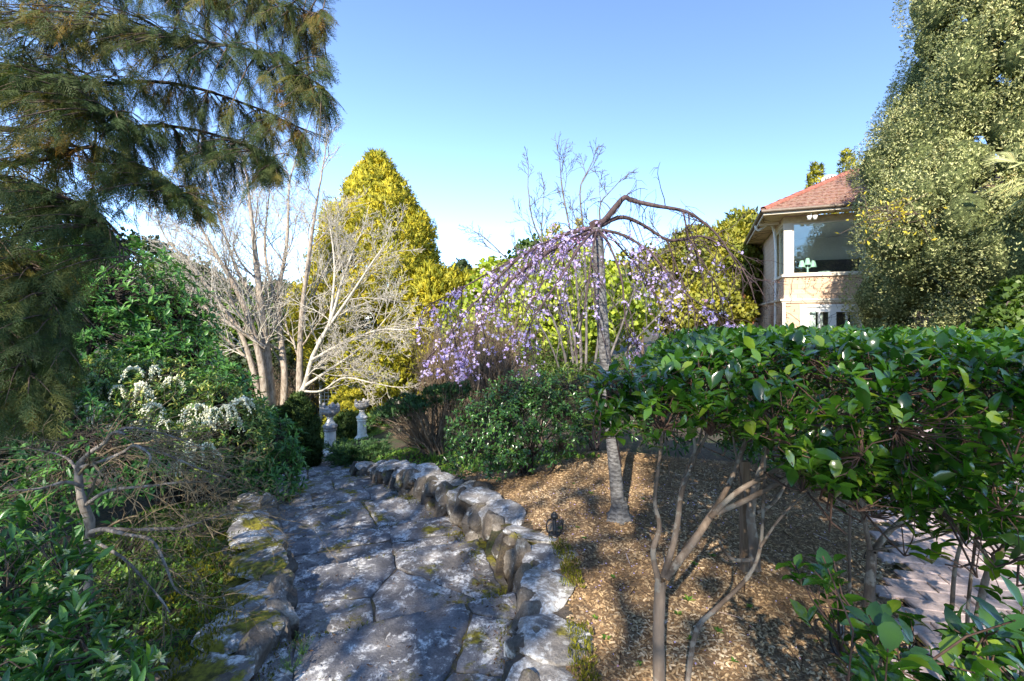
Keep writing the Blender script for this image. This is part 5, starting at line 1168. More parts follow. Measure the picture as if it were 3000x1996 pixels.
def build_camellias():
    rng = RNG(221); tips = hedge_tips()
    D = lambda L, d0, d1: [at(u, v, d0+(d1-d0)*k/(len(L)-1)) for k, (u, v) in enumerate(L)]
    shrubs = [
     ('camellia with pale forked trunk standing in wood chips at the front end of the hedge', (1517, 1660, 1.85), [
        ([(1517,1680),(1517,1560),(1516,1450),(1520,1335)], 1.85, 1.85, .036, .032), ([(1516,1340),(1503,1270),(1518,1215),(1507,1150),(1518,1060),(1530,960),(1555,890)], 1.85, 1.8, .017, .006),
        ([(1527,1330),(1555,1230),(1570,1130),(1600,1050),(1592,960),(1600,870)], 1.85, 2.1, .019, .006), ([(1555,1225),(1572,1110),(1610,1010),(1640,900),(1660,830)], 1.9, 2.3, .012, .005),
        ([(1530,1330),(1590,1255),(1640,1180),(1680,1110),(1730,980),(1770,890)], 1.85, 2.0, .024, .007), ([(1635,1190),(1700,1130),(1790,1080),(1870,1020),(1910,960),(1960,890)], 1.88, 1.8, .016, .006),
        ([(1650,1180),(1720,1150),(1830,1090),(1900,1055),(2000,1045),(2090,1035)], 1.88, 1.75, .016, .006), ([(1575,1640),(1600,1460),(1650,1400),(1720,1330),(1750,1260),(1758,1130),(1765,1000),(1775,890)], 1.8, 1.9, .014, .006),
        ([(1750,1260),(1790,1200),(1850,1140),(1900,1120)], 1.83, 1.8, .008, .004), ([(1600,960),(1540,900),(1450,880),(1370,880)], 2.0, 1.7, .008, .003), ([(1530,960),(1480,890),(1440,850)], 1.8, 1.75, .007, .003), ([(1600,1050),(1660,960),(1750,940),(1850,880)], 1.95, 1.9, .008, .003), ([(1885,1060),(1950,960),(2010,900)], 1.75, 1.6, .009, .004)], (.95, 1.75), 300),
     ('camellia with thick pinkish trunk and low side shoot beside the brown timber stake', (1738, 1300, 2.75), [
        ([(1738,1310),(1735,1250),(1728,1180),(1742,1110),(1760,1050),(1770,960)], 2.75, 2.75, .045, .016), ([(1735,1290),(1690,1288),(1668,1270),(1655,1245)], 2.75, 2.7, .016, .012), ([(1740,1180),(1770,1165),(1800,1130),(1830,1050),(1840,960)], 2.75, 2.9, .018, .008),
        ([(1728,1180),(1700,1080),(1680,960)], 2.75, 3.0, .014, .006), ([(1560,1180),(1540,1080),(1530,980)], 3.2, 3.2, .006, .004), ([(1760,1060),(1800,960),(1850,900)], 2.75, 3.2, .012, .005)], (1.6, 3.1), 120),
     ('camellia with orange brown forked trunk standing between the hedge and the brick paving', (2003, 1470, 2.25), [
        ([(2003,1490),(2000,1420),(2003,1330),(2008,1270)], 2.25, 2.25, .034, .030), ([(2005,1275),(1990,1200),(1980,1120),(1965,1020),(1950,940)], 2.25, 2.3, .016, .006), ([(2010,1270),(2045,1225),(2090,1185),(2115,1150),(2150,1050),(2170,950)], 2.25, 2.4, .020, .007),
        ([(1957,1400),(1955,1270),(1958,1140),(1955,1040)], 2.4, 2.4, .011, .008), ([(2040,1225),(2130,1180),(2230,1080),(2300,960)], 2.25, 2.2, .010, .005)], (2.2, 2.4), 200),
     ('camellia with thin crooked stems rising in front of the brick paving at the right edge', (2235, 1560, 1.75), [
        ([(2235,1600),(2240,1500),(2255,1400),(2270,1330),(2290,1290),(2345,1220),(2420,1130)], 1.75, 1.7, .019, .010), ([(2180,1540),(2190,1420),(2198,1310),(2220,1220),(2240,1130),(2250,1030)], 1.9, 1.8, .012, .006),
        ([(2225,1540),(2228,1400),(2240,1290),(2250,1200),(2262,1060)], 1.95, 1.8, .010, .006), ([(2285,1295),(2230,1230),(2150,1150),(2050,1090)], 1.75, 1.7, .008, .004), ([(2000,1270),(2100,1250),(2200,1220),(2240,1190)], 2.0, 1.9, .007, .005), ([(2400,1700),(2380,1500),(2390,1300),(2420,1100)], 1.5, 1.5, .014, .008)], (2.0, 1.4), 200)]
    cen = np.array([s[3] for s in shrubs]); own = ((tips[:, None, :2]-cen[None])**2).sum(-1).argmin(1)
    for k, (lab, b, stems, c, nparts) in enumerate(shrubs):
        root = thing('camellia_shrub', lab, 'camellia', at(*b), 'camellias of the clipped hedge'); nodes = []
        for j, (L, d0, d1, r0, r1) in enumerate(stems):
            g = Geo(); P = tube(g, D(L, d0, d1), r0*.76, r1*.7, 26, 8 if r0 > .012 else 6, .5, .05, rng); g.build('trunk' if j == 0 else 'stem', M['bark_cam'], root); nodes.append(P[int(len(P)*(.55 if len(L) > 4 else .7)):])
        T = tips[own == k]; nodes = np.concatenate(nodes)
        # intermediate forks spread the twigs out
        f = T[rng.permutation(len(T))[:60]]+np.array([0, 0, -.16]); g = Geo(); connect(g, rng, f, nodes, .0052, .003, .0, 5); n2 = np.concatenate([nodes, f])
        tg = connect(g, rng, T, n2, .0026, .0014, .05, 4); g.build('twigs', M['twig_cam'], root, kind='stuff')
        ax = nrm(tg*.5+np.array([0, 0, .9])+rng.normal(size=T.shape)*.45)
        pos, R, sc = whorls(rng, T, ax, 5, 35, 88, .068, .032, .05, .0); leaf_parts(root, LEAF, M['camellia'], rng, pos, R, sc, nparts, far=LEAF)
    # the low shrub close to the camera in the lower right corner
    root = thing('camellia_shrub', 'low dark camellia close to the camera in the lower right corner', 'camellia', (1.15, 1.02, -1.65), 'camellias of the clipped hedge')
    tips2 = np.concatenate([[at(rng.uniform(1790, 2400), rng.uniform(1230, 1600), rng.uniform(.95, 1.35)) for k in range(46)], [at(rng.uniform(1950, 2420), rng.uniform(1400, 1650), rng.uniform(.85, 1.3)) for k in range(70)]])
    u, v, _ = proj(tips2); tips2 = tips2[(v > 1180+(2360-u)*.13+rng.normal(size=len(u))*40) & ((u < 2080) | (v > 1390))]
    base = np.array([1.15, 1.02, -1.65]); c0 = tips2.mean(0); Ps, Rs = stems_fan(rng, base, tips2[rng.permutation(len(tips2))[:20]]-np.array([0, 0, .1]), .009, .004); g = Geo(); tubes(g, Ps, Rs, 6); g.build('stems', M['bark_cam'], root, kind='stuff')
    g = Geo(); tg = connect(g, rng, tips2, Ps[:, 3:].reshape(-1, 3), .003, .0016, .05); g.build('twigs', M['twig_cam'], root, kind='stuff')
    pos, R, sc = whorls(rng, tips2, nrm(tg+np.array([0, 0, .6])), 5, 35, 88, .062, .029, .06); leaf_parts(root, LEAF, M['camellia'], rng, pos, R, sc, 300, far=LEAF)
    g = Geo(); p = at(1714, 1290, 2.85); g.box(p[0]-.022, p[0]+.022, p[1]-.022, p[1]+.022, p[2]-.1, p[2]+.62); tag(g.build('timber_stake', M['timber'], None, False), 'weathered brown timber stake beside the thick camellia trunk', 'stake')
build_camellias()

# ------------------------------------------------------------------ bare maple on the left
def build_maple():
    rng = RNG(230); root = thing('bare_maple', 'leafless weeping maple with silvery twisted branches left of the steps', 'bare tree', at(205, 1330, 2.75)); out = []
    limbs = [([(205,1400,2.7),(200,1290,2.7),(208,1210,2.65),(188,1150,2.6),(180,1090,2.6),(186,1060,2.6)], .026, .017, 4), ([(186,1062,2.6),(210,1040,2.55),(240,1020,2.5),(262,995,2.45),(290,1000,2.4)], .014, .006, 10),
        ([(187,1075,2.6),(235,1062,2.5),(285,1040,2.45),(310,1025,2.4),(345,1048,2.35),(340,1075,2.3)], .011, .004, 10), ([(182,1090,2.6),(160,1060,2.7),(130,1045,2.8),(60,1030,2.9)], .009, .004, 8), ([(205,1225,2.65),(240,1218,2.6),(310,1220,2.6),(380,1217,2.7),(420,1215,2.75),(480,1195,2.85),(545,1180,3.0),(600,1183,3.1),(650,1195,3.2)], .013, .003, 16),
        ([(240,1218,2.6),(290,1230,2.5),(350,1245,2.45),(380,1300,2.4),(400,1350,2.4),(420,1370,2.4)], .011, .003, 9), ([(200,1160,2.6),(250,1130,2.5),(330,1120,2.5),(420,1110,2.6),(480,1110,2.8)], .011, .003, 12), ([(190,1120,2.6),(150,1110,2.5),(90,1125,2.4),(20,1130,2.3)], .011, .004, 8),
        ([(262,998,2.45),(300,985,2.5),(380,1000,2.6),(460,1030,2.8)], .009, .003, 10), ([(205,1240,2.65),(260,1270,2.4),(300,1300,2.3),(370,1380,2.25),(390,1410,2.25)], .009, .003, 8), ([(310,1025,2.4),(380,1045,2.5),(450,1075,2.6),(520,1100,2.8)], .008, .003, 12)]
    spec = [(4, 38, .55, .16, -.04, 6, .15), (3, 40, .5, .18, -.03, 5, .2), (2, 40, .5, .2, 0, 3, .3)]
    for pts, r0, r1, kids in limbs:
        g = Geo(); P = tube(g, [at(*p) for p in pts], r0, r1, 24, 8, .5, .07, rng); g.build('trunk' if r0 > .03 else 'branch', M['bark_maple'], root)
        for k in range(kids):
            t = .25+.75*(k+rng.random())/kids; i = min(int(t*23), 22); tg = nrm(P[i+1]-P[i]); s = nrm(np.cross(tg, rng.normal(size=3))); a = math.radians(rng.uniform(20, 55)); dd = tg*math.cos(a)+s*math.sin(a); dd[0] += .25
            grow(rng, P[i], dd, rng.uniform(.25, .6), max(.0026, r1*.6), 0, spec, out)
    g = Geo(); tubes_from(g, out, (0, 1, 2), 4); g.build('twigs', M['twig_maple'], root, kind='stuff')
build_maple()

# ------------------------------------------------------------------ flat topped juniper, low juniper
def build_juniper():
    rng = RNG(240); b = np.array([-1.15, 6.9, -2.15]); root = thing('flat_topped_juniper', 'flat topped conifer shrub with bare fanned stems under green pads', 'shrub', b); pads = []
    for k in range(58):
        u = rng.uniform(855, 1075); f = (u-855)/220; v = 950-62*f+rng.uniform(-6, 26)+(12 if f < .12 else 0); pads.append(at(u, v, rng.uniform(6.5, 7.4)))
    pads = np.array(pads); P, R = stems_fan(rng, b, pads, .013, .005, 8, .06); P[:, 3:5, 2] -= .08; g = Geo(); tubes(g, P, R, 5); g.build('stems', M['twig_brown'], root, kind='stuff')
    g = Geo(); n = 900; i = rng.integers(0, len(P), n); j = rng.integers(2, 7, n); a = P[i, j]+rng.normal(size=(n, 3))*.02; d = nrm(P[i, -1]-P[i, 2])+rng.normal(size=(n, 3))*.3; e = rng.uniform(.12, .35, (n, 1)); Q = np.stack([a, a+d*e*.5, a+d*e], 1); tubes(g, Q, np.tile([.004, .003, .0015], (n, 1)), 3); g.build('twigs', M['twig_brown'], root, kind='stuff')
    g = Geo(); clump_cover(g, TUFT, rng, pads, np.array([[.15, .15, .07]])*rng.uniform(.7, 1.3, (len(pads), 1)), np.tile([0, 0, 1.], (len(pads), 1)), 60, .055, .8, .3, .4); g.build('foliage', M['juniper'], root, True, kind='stuff')
    b = np.array([-2.68, 7.9, -2.63]); root = thing('low_juniper', 'low spreading dark juniper beside the steps in front of the pedestals', 'shrub', b); P, R, sp, sy = [], [], [], []
    for k in range(150):
        a = rng.uniform(0, 6.28); L = rng.uniform(.25, .62); s = b+np.array([rng.normal()*.18, rng.normal()*.15, 0]); t = s+np.array([math.cos(a)*L*.85, math.sin(a)*L*.6, rng.uniform(.12, .42)]); q = spl([s, (s+t)/2+np.array([0, 0, .08]), t], 8); P.append(q); R.append(np.linspace(.006, .002, 8))
        for j in range(2, 8):
            for m in range(5): sp.append(q[j]+rng.normal(size=3)*.015); sy.append(nrm(q[min(j+1, 7)]-q[j-1])+rng.normal(size=3)*.35+np.array([0, 0, .3]))
    g = Geo(); tubes(g, np.array(P), np.array(R), 4); g.build('stems', M['bark'], root, kind='stuff')
    sp, sy = np.array(sp), np.array(sy); g = Geo(); scat_mix(g, NEED4, rng, sp, frames(sy, rng.normal(size=sy.shape)), rng.uniform(.06, .11, len(sp)), rng.random(len(sp))*.8); g.build('foliage', M['juniper'], root, False, kind='stuff')
build_juniper()

# ------------------------------------------------------------------ pedestals and their bowls
def octa(G, c, prof, rot):  # eight sided stepped base
    lathe(G, prof, c, 8, rot=rot)
def pedestal(c, s, label, blabel, rot, seed):
    rng = RNG(seed); c = np.array(c); root = thing('stone_pedestal', label, 'pedestal', c, 'fluted pedestals at the end of the steps'); q = lambda L: [(r*s, z*s) for r, z in L]
    g = Geo(); lathe(g, q([(.0, -.02), (.235, -.02), (.235, .05), (.215, .055), (.215, .10), (.195, .11), (.19, .135), (.155, .165), (.135, .2), (.0, .2)]), c, 8, rot=rot); g.build('base', M['cast'], root, False)
    n = 32; mod = np.where(np.arange(n) % 2, 1.0, .93); g = Geo(); lathe(g, q([(.135, .198), (.128, .22), (.125, .58), (.13, .60)]), c, n, mod=mod); g.build('shaft', M['cast'], root, False)
    g = Geo(); lathe(g, q([(.0, .595), (.135, .595), (.145, .61), (.145, .635), (.13, .645), (.13, .66), (.155, .675), (.168, .70), (.155, .73), (.12, .745)]), c, 24); g.build('collar', M['caststone_dark'] if seed == 1 else M['cast'], root)
    g = Geo(); lathe(g, q([(.125, .735), (.105, .77), (.07, .83), (.055, .87), (.075, .885), (.08, .90), (.06, .915), (.0, .915)]), c, 24); g.build('neck', M['cast'], root)
    bc = c+np.array([0, 0, .913*s]); r = thing('stone_bowl', blabel, 'bowl', bc, 'carved bowls on the pedestals'); th = np.arange(32)/32*2*np.pi
    g = Geo(); lathe(g, q([(.0, 0), (.06, 0), (.10, .03), (.17, .085), (.205, .13), (.20, .17), (.19, .175), (.205, .19), (.195, .225), (.17, .22), (.1, .18), (.0, .17)]), bc, 32, mod=1+.07*np.abs(np.sin(th*3.5))); g.build('basin', M['caststone_dark'], r)
    for k in range(7):    # carved scrolls and shells round the rim
        a = k/7*6.283+rot; V, T = rock_shape(60+k+seed, IC2, 5); Rm = rotz(a)@np.diag([.05*s, .055*s, (.06+.03*(k % 3 == 0))*s]); p = bc+np.array([math.cos(a)*.165*s, math.sin(a)*.165*s, (.20+.035*(k % 3 == 0))*s]); g = Geo(); g.add(V@Rm.T+p, T); g.build('carving', M['caststone_dark'], r)
    V, T = rock_shape(90+seed, IC2, 5); g = Geo(); g.add(V*np.array([.05, .05, .075])*s+bc+np.array([.06*s, -.02*s, .27*s]), T); g.build('carving', M['caststone_dark'], r)
pd1 = at(760, 1052, 10.4); pd2 = at(833, 1016, 13.0)
pedestal(pd1, 1.0, 'nearer fluted cream pedestal on a rough stone beside the lawn', 'carved grey bowl on the nearer pedestal in shade', .2, 1)
pedestal(pd2, .98, 'farther fluted cream pedestal behind the low juniper', 'carved grey bowl on the farther sunlit pedestal', .5, 2)
def plinths():
    rng = RNG(250); ms = rock_meshes(M['rock'], 4, .5, IC3, 700)
    for k, (c, sc, lab) in enumerate([(pd1+np.array([0, 0, -.14]), (.34, .30, .13), 'rough flat boulder carrying the nearer pedestal'), (pd2+np.array([0, 0, -.14]), (.34, .3, .13), 'rough flat boulder carrying the farther pedestal'), (pd1+np.array([-.42, -.1, -.24]), (.16, .14, .12), 'small rounded boulder left of the nearer pedestal'), (pd1+np.array([.6, .9, -.15]), (.5, .35, .14), 'long flat rock lying between the two pedestals')]):
        o = bpy.data.objects.new('boulder', ms[k]); COL.objects.link(o); o.location = c; o.scale = sc; o.rotation_euler = (0, 0, k*1.1); tag(o, lab, 'boulder')
plinths()
def trellis(u0, u1, v0, v1, d, label):
    a, b = at(u0, v1, d), at(u1, v0, d); root = thing('trellis', label, 'trellis', (a[0], d, a[2]), 'white lattice panels'); x0, x1, z0, z1 = a[0], b[0], a[2], b[2]
    for x in (x0, x1):
        g = Geo(); g.box(x-.035, x+.035, d-.035, d+.035, z0-.2, z1+.06); g.build('post', M['white'], root, False)
    nx, nz = max(3, int((x1-x0)/.12)), int((z1-z0)/.12)
    g = Geo(); g.box(-.014, .014, -.006, .006, 0, z1-z0); mv = g.mesh('slat', M['white'], False, np.zeros(3)); g = Geo(); g.box(0, x1-x0-.07, .0065, .0185, -.014, .014); mh = g.mesh('slat', M['white'], False, np.zeros(3))
    for k in range(1, nx): put('slat', mv, root, (np.eye(3), np.array([x0+(x1-x0)*k/nx, d, z0])))
    for k in range(nz+1): put('slat', mh, root, (np.eye(3), np.array([x0+.035, d, z0+(z1-z0)*k/nz])))
trellis(738, 800, 880, 1000, 16.2, 'white lattice panel behind the nearer pedestal'); trellis(815, 905, 880, 985, 16.6, 'white lattice panel behind the farther pedestal')

# ------------------------------------------------------------------ garden light and black post
def garden_light(c, h, label):
    c = np.array(c); r = thing('garden_light', label, 'garden light', c)
    g = Geo(); lathe(g, [(.0, -.02), (.045, -.02), (.045, .012), (.02, .018), (.0, .018)], c, 14); g.build('base', M['black'], r)
    g = Geo(); lathe(g, [(.014, .01), (.014, h-.03), (.0, h-.03)], c, 12); g.build('post', M['black'], r)
    g = Geo(); lathe(g, [(.0, h-.035), (.026, h-.03), (.027, h-.01), (.022, h), (.0, h+.004)], c, 14); lathe(g, [(.012, h), (.012, h+.014), (0, h+.014)], c, 8); g.build('cap', M['black'], r)
    g = Geo()
    for sx in (-1, 1): tube(g, [c+np.array([sx*.022, 0, h*.75]), c+np.array([sx*.05, -.01, h*.7]), c+np.array([sx*.058, -.012, h*.35]), c+np.array([sx*.035, -.01, h*.1]), c+np.array([sx*.01, -.02, .015])], .0055, Sd=5, n=16)
    g.build('cable', M['black'], r)
p = at(1276, 1190, 3.32); garden_light((p[0], p[1], float(gz(p[0], p[1]))+.012), .155, 'short black garden light on the wood chips behind the right wall')
p = at(1935, 1470, 2.15); garden_light((p[0], p[1], float(gz(p[0], p[1]))+.012), .24, 'black garden light post half hidden under the right camellias')

# ------------------------------------------------------------------ small ground plants and ground cover
def strap_plant(c, n, L, label, mat='grass', seed=0, w=.02):
    rng = RNG(260+seed); c = np.array(c, float); r = thing('strap_leaf_plant', label, 'plant', c); V = []; me = []
    for k in range(n):
        a = rng.uniform(0, 6.28); le = rng.uniform(.7, 1.1)*L; t = rng.uniform(.08, .5); P = np.array([c+np.array([math.cos(a)*le*t*s*(.4+.6*s), math.sin(a)*le*t*s*(.4+.6*s), le*(s-.35*t*s*s)]) for s in np.linspace(0, 1, 6)]); sd_ = np.array([-math.sin(a), math.cos(a), 0])*w*.5
        wv = np.array([.6, 1, 1, .9, .6, .08])[:, None]; Vv = np.concatenate([P-sd_*wv, P+sd_*wv]); g = Geo(); g.add(Vv, [(j, j+1, 7+j, 6+j) for j in range(5)], rng.random()); g.build('leaf', M[mat], r)
p = at(345, 1350, 2.75); strap_plant((p[0], p[1], float(gz(p[0], p[1]))), 16, .26, 'clump of upright strap leaves under the bare maple', 'midgreen', 1)
p = (-1.1, 6.2, 0); strap_plant((-1.05, 6.15, float(gz(-1.05, 6.15))), 26, .24, 'bright green grassy tuft above the right wall beneath the flat topped juniper', 'grass', 2, .012)
p = (-.75, 6.5, 0); strap_plant((-.7, 6.45, float(gz(-.7, 6.45))), 26, .26, 'second grassy tuft just left of the dark glossy shrub', 'grass', 3, .012)
def strew(name, mat, n, xf, tm, size, up, seed, zoff=.0, kind='stuff', dirz=(.2, 1), rnd=None, label=None):
    rng = RNG(seed); P = xf(rng, n); z = P[:, 2]+zoff; P = np.column_stack([P[:, 0], P[:, 1], z]); a = rng.uniform(0, 6.28, len(P)); e = rng.uniform(*dirz, len(P)); Y = np.stack([np.cos(a), np.sin(a), e], -1); g = Geo()
    scat_mix(g, tm, rng, P, frames(Y, np.tile([0, 0, 1.], (len(P), 1))+rng.normal(size=(len(P), 3))*up), rng.uniform(.6, 1.4, len(P))[:, None]*np.array(size)[None], rng.random(len(P)) if rnd is None else rnd(rng, P)); o = g.build(name, M[mat], None, False); tag(o, label, kind=kind); return o
CHIP = ([(-.5, 0, -.1), (.5, 0, -.1), (-.42, .5, .25), (.5, .5, .3), (-.35, 1, -.1), (.4, 1, -.1), (-.5, 0, -.9), (.5, 0, -.9)], [], [(0, 1, 3, 2), (2, 3, 5, 4)])
def in_mulch(rng, n):
    x, y = rng.uniform(-1.2, 3.5, n*3), .5+5.3*rng.random(n*3)**1.35; k = inside_poly(x, y, MULCH) & (x/y < 1.2); x, y = x[k][:n], y[k][:n]; return np.column_stack([x, y, gz(x, y)+.014])
strew('wood_chips', 'mulch', 46000, in_mulch, [(CHIP[0][:6], [], CHIP[2])], (.0075, .022, .006), .35, 300, .004, dirz=(-.3, .3), rnd=lambda r, P: np.clip(.62*r.random(len(P))**.9+.38*(.5+.5*np.sin(P[:, 0]*3.1+P[:, 1]*2.3)*np.sin(P[:, 1]*4.3-P[:, 0]*1.7)), 0, 1))
def in_left(rng, n):
    x, y = rng.uniform(-4.0, -1.3, n*2), rng.uniform(1.0, 5.2, n*2); lx = np.interp(y, LW[:, 1], LW[:, 0]); k = (x < lx-.12) & (x > lx-2.0); x, y = x[k][:n], y[k][:n]; return np.column_stack([x, y, gz(x, y)])
strew('ground_cover', 'grass', 13000, in_left, [LEAF4], (.02, .04, .035), .3, 301, .03, dirz=(.1, 1.4))
def in_bank(rng, n):
    x, y = rng.uniform(-2.6, 1.8, n*2), rng.uniform(5.2, 9.2, n*2); k = (x > RWX(y)+.15) & (x < RWX(y)+1.9) & (y < 9); x, y = x[k][:n], y[k][:n]; return np.column_stack([x, y, gz(x, y)])
strew('ground_cover', 'grass', 5000, in_bank, [LEAF4], (.03, .06, .05), .3, 302, .03, dirz=(.1, 1.6))
def in_lawn(rng, n):
    x, y = rng.uniform(-8, -3.6, n*2), rng.uniform(10.2, 16, n*2); k = (x < -4.6+(y-9.6)*.2); x, y = x[k][:n], y[k][:n]; return np.column_stack([x, y, gz(x, y)])
strew('lawn_grass', 'grass', 14000, in_lawn, [LEAF2], (.012, .06, .05), .5, 303, .015, dirz=(.5, 3), rnd=lambda r, P: .4+.6*r.random(len(P)))
def on_path(rng, n):
    y = 1.0+7*rng.random(n)**1.4; s = rng.uniform(-1.05, 1.05, n); e = rng.random(n) < .5; s = np.where(e, np.sign(s)*(.78+.3*rng.random(n)), s); x = pcx(y)+s*phw(y); return np.column_stack([x, y, tread(x, y)+.012])
strew('leaf_litter', 'litter', 3600, on_path, [LEAF2, NEEDLE[0]], (.006, .022, .012), .5, 304, .004, dirz=(-.15, .3))
NYA = np.array(NY)
def moss_joints(rng, n):
    y = 1.2+6*rng.random(n)**1.3; s = np.where(rng.random(n) < .6, np.sign(rng.normal(size=n))*(.86+.2*rng.random(n)), rng.uniform(-.9, .9, n)); q = NYA[rng.integers(0, 8, n)]+rng.normal(size=n)*.03+.03; y = np.where(np.abs(s) < .86, q+TILT*s*phw(y), y); x = pcx(y)+s*phw(y); k = noise_mask(x, y); x, y = x[k], y[k]; return np.column_stack([x, y, tread(x, y)-.008])
def noise_mask(x, y): return (np.sin(x*5.1+y*3.7)+np.sin(x*9.3-y*6.1)+np.sin(y*11.7+x*2.2)) > .1
strew('moss_tufts', 'moss', 16000, moss_joints, [NEED4[1]], (.02, .02, .02), .5, 305, .0, dirz=(.6, 3))
def moss_walls(rng, n):
    k = rng.random(n) < .72; i = rng.random(n); lx = []
    for q in range(n):
        W_ = LW if k[q] else RW; t = i[q]*(len(W_)-3)*(1 if k[q] else .45); j = int(t); p = W_[j]+(W_[j+1]-W_[j])*(t-j); o = rng.uniform(-.55, -.02) if k[q] else rng.uniform(.08, .2); zz = float(p[2])-.012-max(0, (abs(o)-.2))*.35 if k[q] else p[2]-.03
        lx.append((p[0]+o, p[1]+rng.normal()*.05, zz))
    P = np.array(lx); return P[(np.sin(P[:, 0]*8+P[:, 1]*6)+np.sin(P[:, 1]*13-P[:, 0]*5)) > -.1]
strew('moss_tufts', 'moss', 9000, moss_walls, [NEED4[1]], (.022, .022, .02), .5, 306, .0, dirz=(.6, 3))
def under_cherry(rng, n):
    x, y = .8+rng.normal(size=n)*.8, 3.5+rng.normal(size=n)*.8; k = inside_poly(x, y, MULCH); x, y = x[k], y[k]; return np.column_stack([x, y, gz(x, y)+.02])
strew('fallen_petals', 'blossom', 900, under_cherry, [LEAF2], (.008, .012, .01), .5, 307, .004, dirz=(-.1, .2))
def twigs_fn(rng, n): return in_mulch(rng, n)
strew('twig_litter', 'litter', 700, twigs_fn, [(CHIP[0][:6], [], CHIP[2])], (.004, .085, .004), .3, 308, .012, dirz=(-.08, .12))
# seedlings: little rosettes in the wood chips, each a plant
def seedlings():
    rng = RNG(310); ms = []
    for q in range(4):
        g = Geo(); n = 7; a = np.arange(n)*2.4; Y = np.stack([np.cos(a), np.sin(a), rng.uniform(.2, .9, n)], -1); scatter(g, LEAF4, np.zeros((n, 3)), frames(Y, np.tile([0, 0, 1.], (n, 1))), np.stack([rng.uniform(.4, .6, n), rng.uniform(.7, 1.2, n), np.ones(n)], -1), rng.random(n)); ms.append(g.mesh('seedling', M['grass'], True, np.zeros(3)))
    for (u, v) in [(1585,1385),(1725,1395),(1590,1480),(1690,1530),(1655,1460),(1330,1215),(1345,1240),(1600,1300),(1410,1330),(1370,1430),(1480,1150),(1320,1100),(1560,1420),(1395,1480),(1470,1540),(1290,1215),(1360,1130),(1640,1280)]:
        d = 1.57*F/(v-HZ); x, y = at(u, v, d)[:2]; o = bpy.data.objects.new('seedling', ms[int(rng.integers(4))]); COL.objects.link(o); o.location = (x, y, float(gz(x, y))+.018); s = rng.uniform(.02, .038); o.scale = (s, s, s); o.rotation_euler = (0, 0, rng.uniform(0, 6)); tag(o, 'tiny green seedling rosette growing through the wood chips', 'seedling', 'seedlings in the wood chips')
seedlings()
# tufts on the steps
def step_weeds():
    for k, (u, v, z, lab) in enumerate([(697, 1508, -1.65, 'feathery green weed in the joint at the left side of the nearest step'), (672, 1548, -1.65, 'second feathery weed at the lower left of the nearest step')]):
        rng = RNG(320+k); c = on_plane(u, v, z); r = thing('step_weed', lab, 'weed', c); g = Geo(); P = []
        for j in range(9): a = rng.uniform(0, 6.28); P.append([c, c+np.array([math.cos(a)*.02, math.sin(a)*.02, .03]), c+np.array([math.cos(a)*.05, math.sin(a)*.05, .05+.03*rng.random()])])
        P = np.array(P); tubes(g, P, np.tile([.002, .0015, .001], (9, 1)), 3); g.build('stems', M['grass'], r, kind='stuff'); q = np.concatenate([P[:, 1], P[:, 2], (P[:, 1]+P[:, 2])/2]); g = Geo(); scat_mix(g, NEEDLE, rng, q, frames(rng.normal(size=q.shape)+np.array([0, 0, .8]), rng.normal(size=q.shape)), np.full(len(q), .028), rng.random(len(q))*.6); g.build('foliage', M['juniper'], r, kind='stuff')
step_weeds()
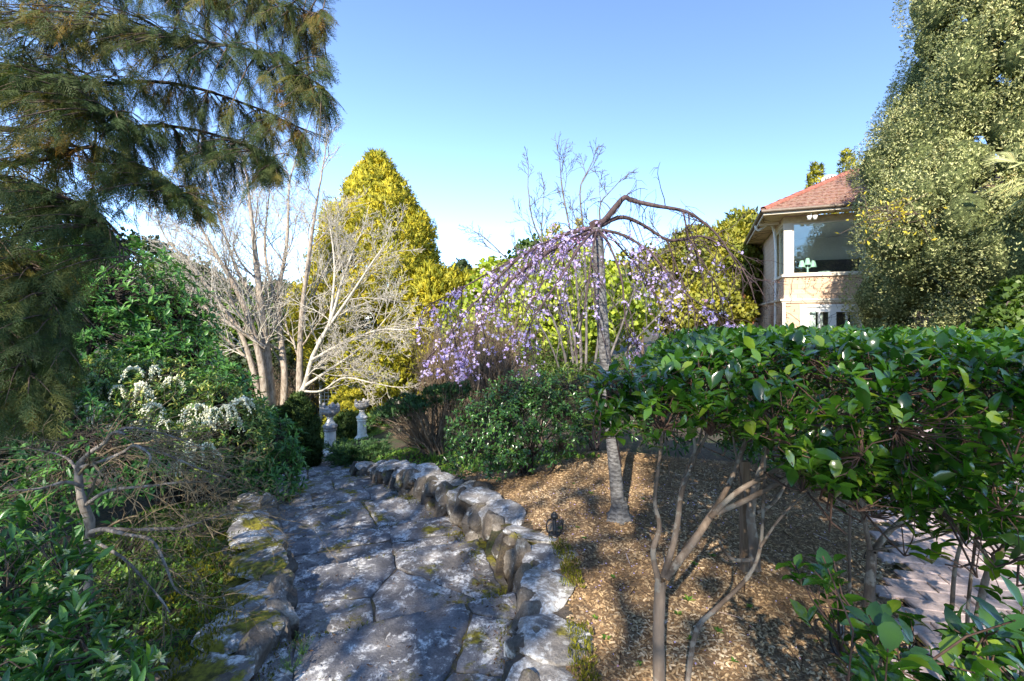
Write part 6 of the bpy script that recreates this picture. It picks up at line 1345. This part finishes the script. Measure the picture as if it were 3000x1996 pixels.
# yellow creeper on the big conifer, spiky fronds at its right edge
def creeper():
    rng = RNG(330); c = at(2045, 500, 9.6); r = thing('yellow_creeper', 'patch of bright yellow creeper leaves on the left side of the big grey green conifer', 'creeper', c); g = Geo(); n = 130; P = at(2040, 500, 9.6)+rng.normal(size=(n, 3))*np.array([.36, .3, .26]); scatter(g, LEAF4, P, frames(rng.normal(size=(n, 3))+np.array([0, 0, -.4]), rng.normal(size=(n, 3))+np.array([0, -1, .5])), np.stack([rng.uniform(.03, .055, n), rng.uniform(.09, .14, n), np.full(n, .1)], -1), rng.random(n)); g.build('leaves', M['yellowleaf'], r, kind='stuff')
    g = Geo(); Q = np.stack([P[:40], P[:40]*.5+(P[40:80])*.5, P[40:80]], 1); tubes(g, Q, np.tile([.008, .006, .004], (40, 1)), 4); g.build('stems', M['bark'], r, kind='stuff')
    c = at(2400, 400, 8.2); r = thing('palm', 'spiky grey palm fronds poking out at the right edge of the big conifer', 'palm', (c[0], c[1], -1.7)); g = Geo(); tube(g, [(c[0], c[1], -1.9), (c[0], c[1], 1), c], .14, .1, 8, 10); g.build('trunk', M['bark'], r)
    for k in range(16):
        a = rng.uniform(0, 6.28); d = nrm(np.array([math.cos(a), math.sin(a)*.6-.3, rng.uniform(-.7, .8)])); g = Geo(); L = rng.uniform(.45, .7)
        for j in range(16):
            b = (j/15-.5)*1.9; s = nrm(np.cross(d, [0, 0, 1.])); dd = d*math.cos(b)+s*math.sin(b); q = c+d*.45; n_ = np.cross(dd, s)*.012; V = [q, q+dd*L*.4+np.cross(dd, d+.01)*.02, q+dd*L*.4-np.cross(dd, d+.01)*.02, q+dd*L*.75+np.array([0, 0, -.15*L])]; g.add(V, [(0, 1, 2), (1, 3, 2)], rng.random())
        tube(g, [c, c+d*.45], .012); g.build('frond', M['greygreen'], r, False)
creeper()

# ------------------------------------------------------------------ tall trees standing behind the camera: they throw the dappled shade
def shade_tree(x, y, z0, blobs, n, label, seed):
    rng = RNG(seed); base = np.array([x, y, z0]); r = thing('shade_tree', label, 'tree', base); g = Geo(); C = []
    for b in blobs:
        P, d = ell_pts(rng, int(n*b[3]*b[5]), b[:3], b[3:], .3); C.append(P)
    C = np.concatenate(C); clump_cover(g, [LEAF4], rng, C, rng.uniform(.22, .42, len(C)), nrm(rng.normal(size=C.shape)), 15, .14, .2, .2, 1.0); g.build('crown', M['midgreen'], r, False, kind='stuff')
    g = Geo(); t = tube(g, [base, base+np.array([0, 0, 2.5]), np.array(blobs[0][:3])], .2, .08, 10, 8); g.build('trunk', M['bark'], r); g = Geo(); connect(g, rng, C[::6], t[3:], .04, .008, 0); g.build('limbs', M['bark'], r, kind='stuff')
shade_tree(-10.5, -6, -1.6, [(-10.5, -6, 4.6, 3.2, 1.6, 3.9), (-7, -6.6, 4.6, 2.8, 1.5, 3.0)], 16, 'tall leafy tree behind the camera on the left', 400)
shade_tree(-3.4, -7.2, -1.6, [(-3.4, -7.2, 4.4, 3.0, 1.6, 2.9)], 26, 'leafy tree straight behind the camera', 401)
shade_tree(1.5, -7, -1.5, [(1.5, -7, 4.0, 3.0, 1.6, 2.6), (5.2, -6.5, 3.2, 2.8, 1.6, 2.2)], 26, 'broad leafy tree behind the camera on the right', 402)
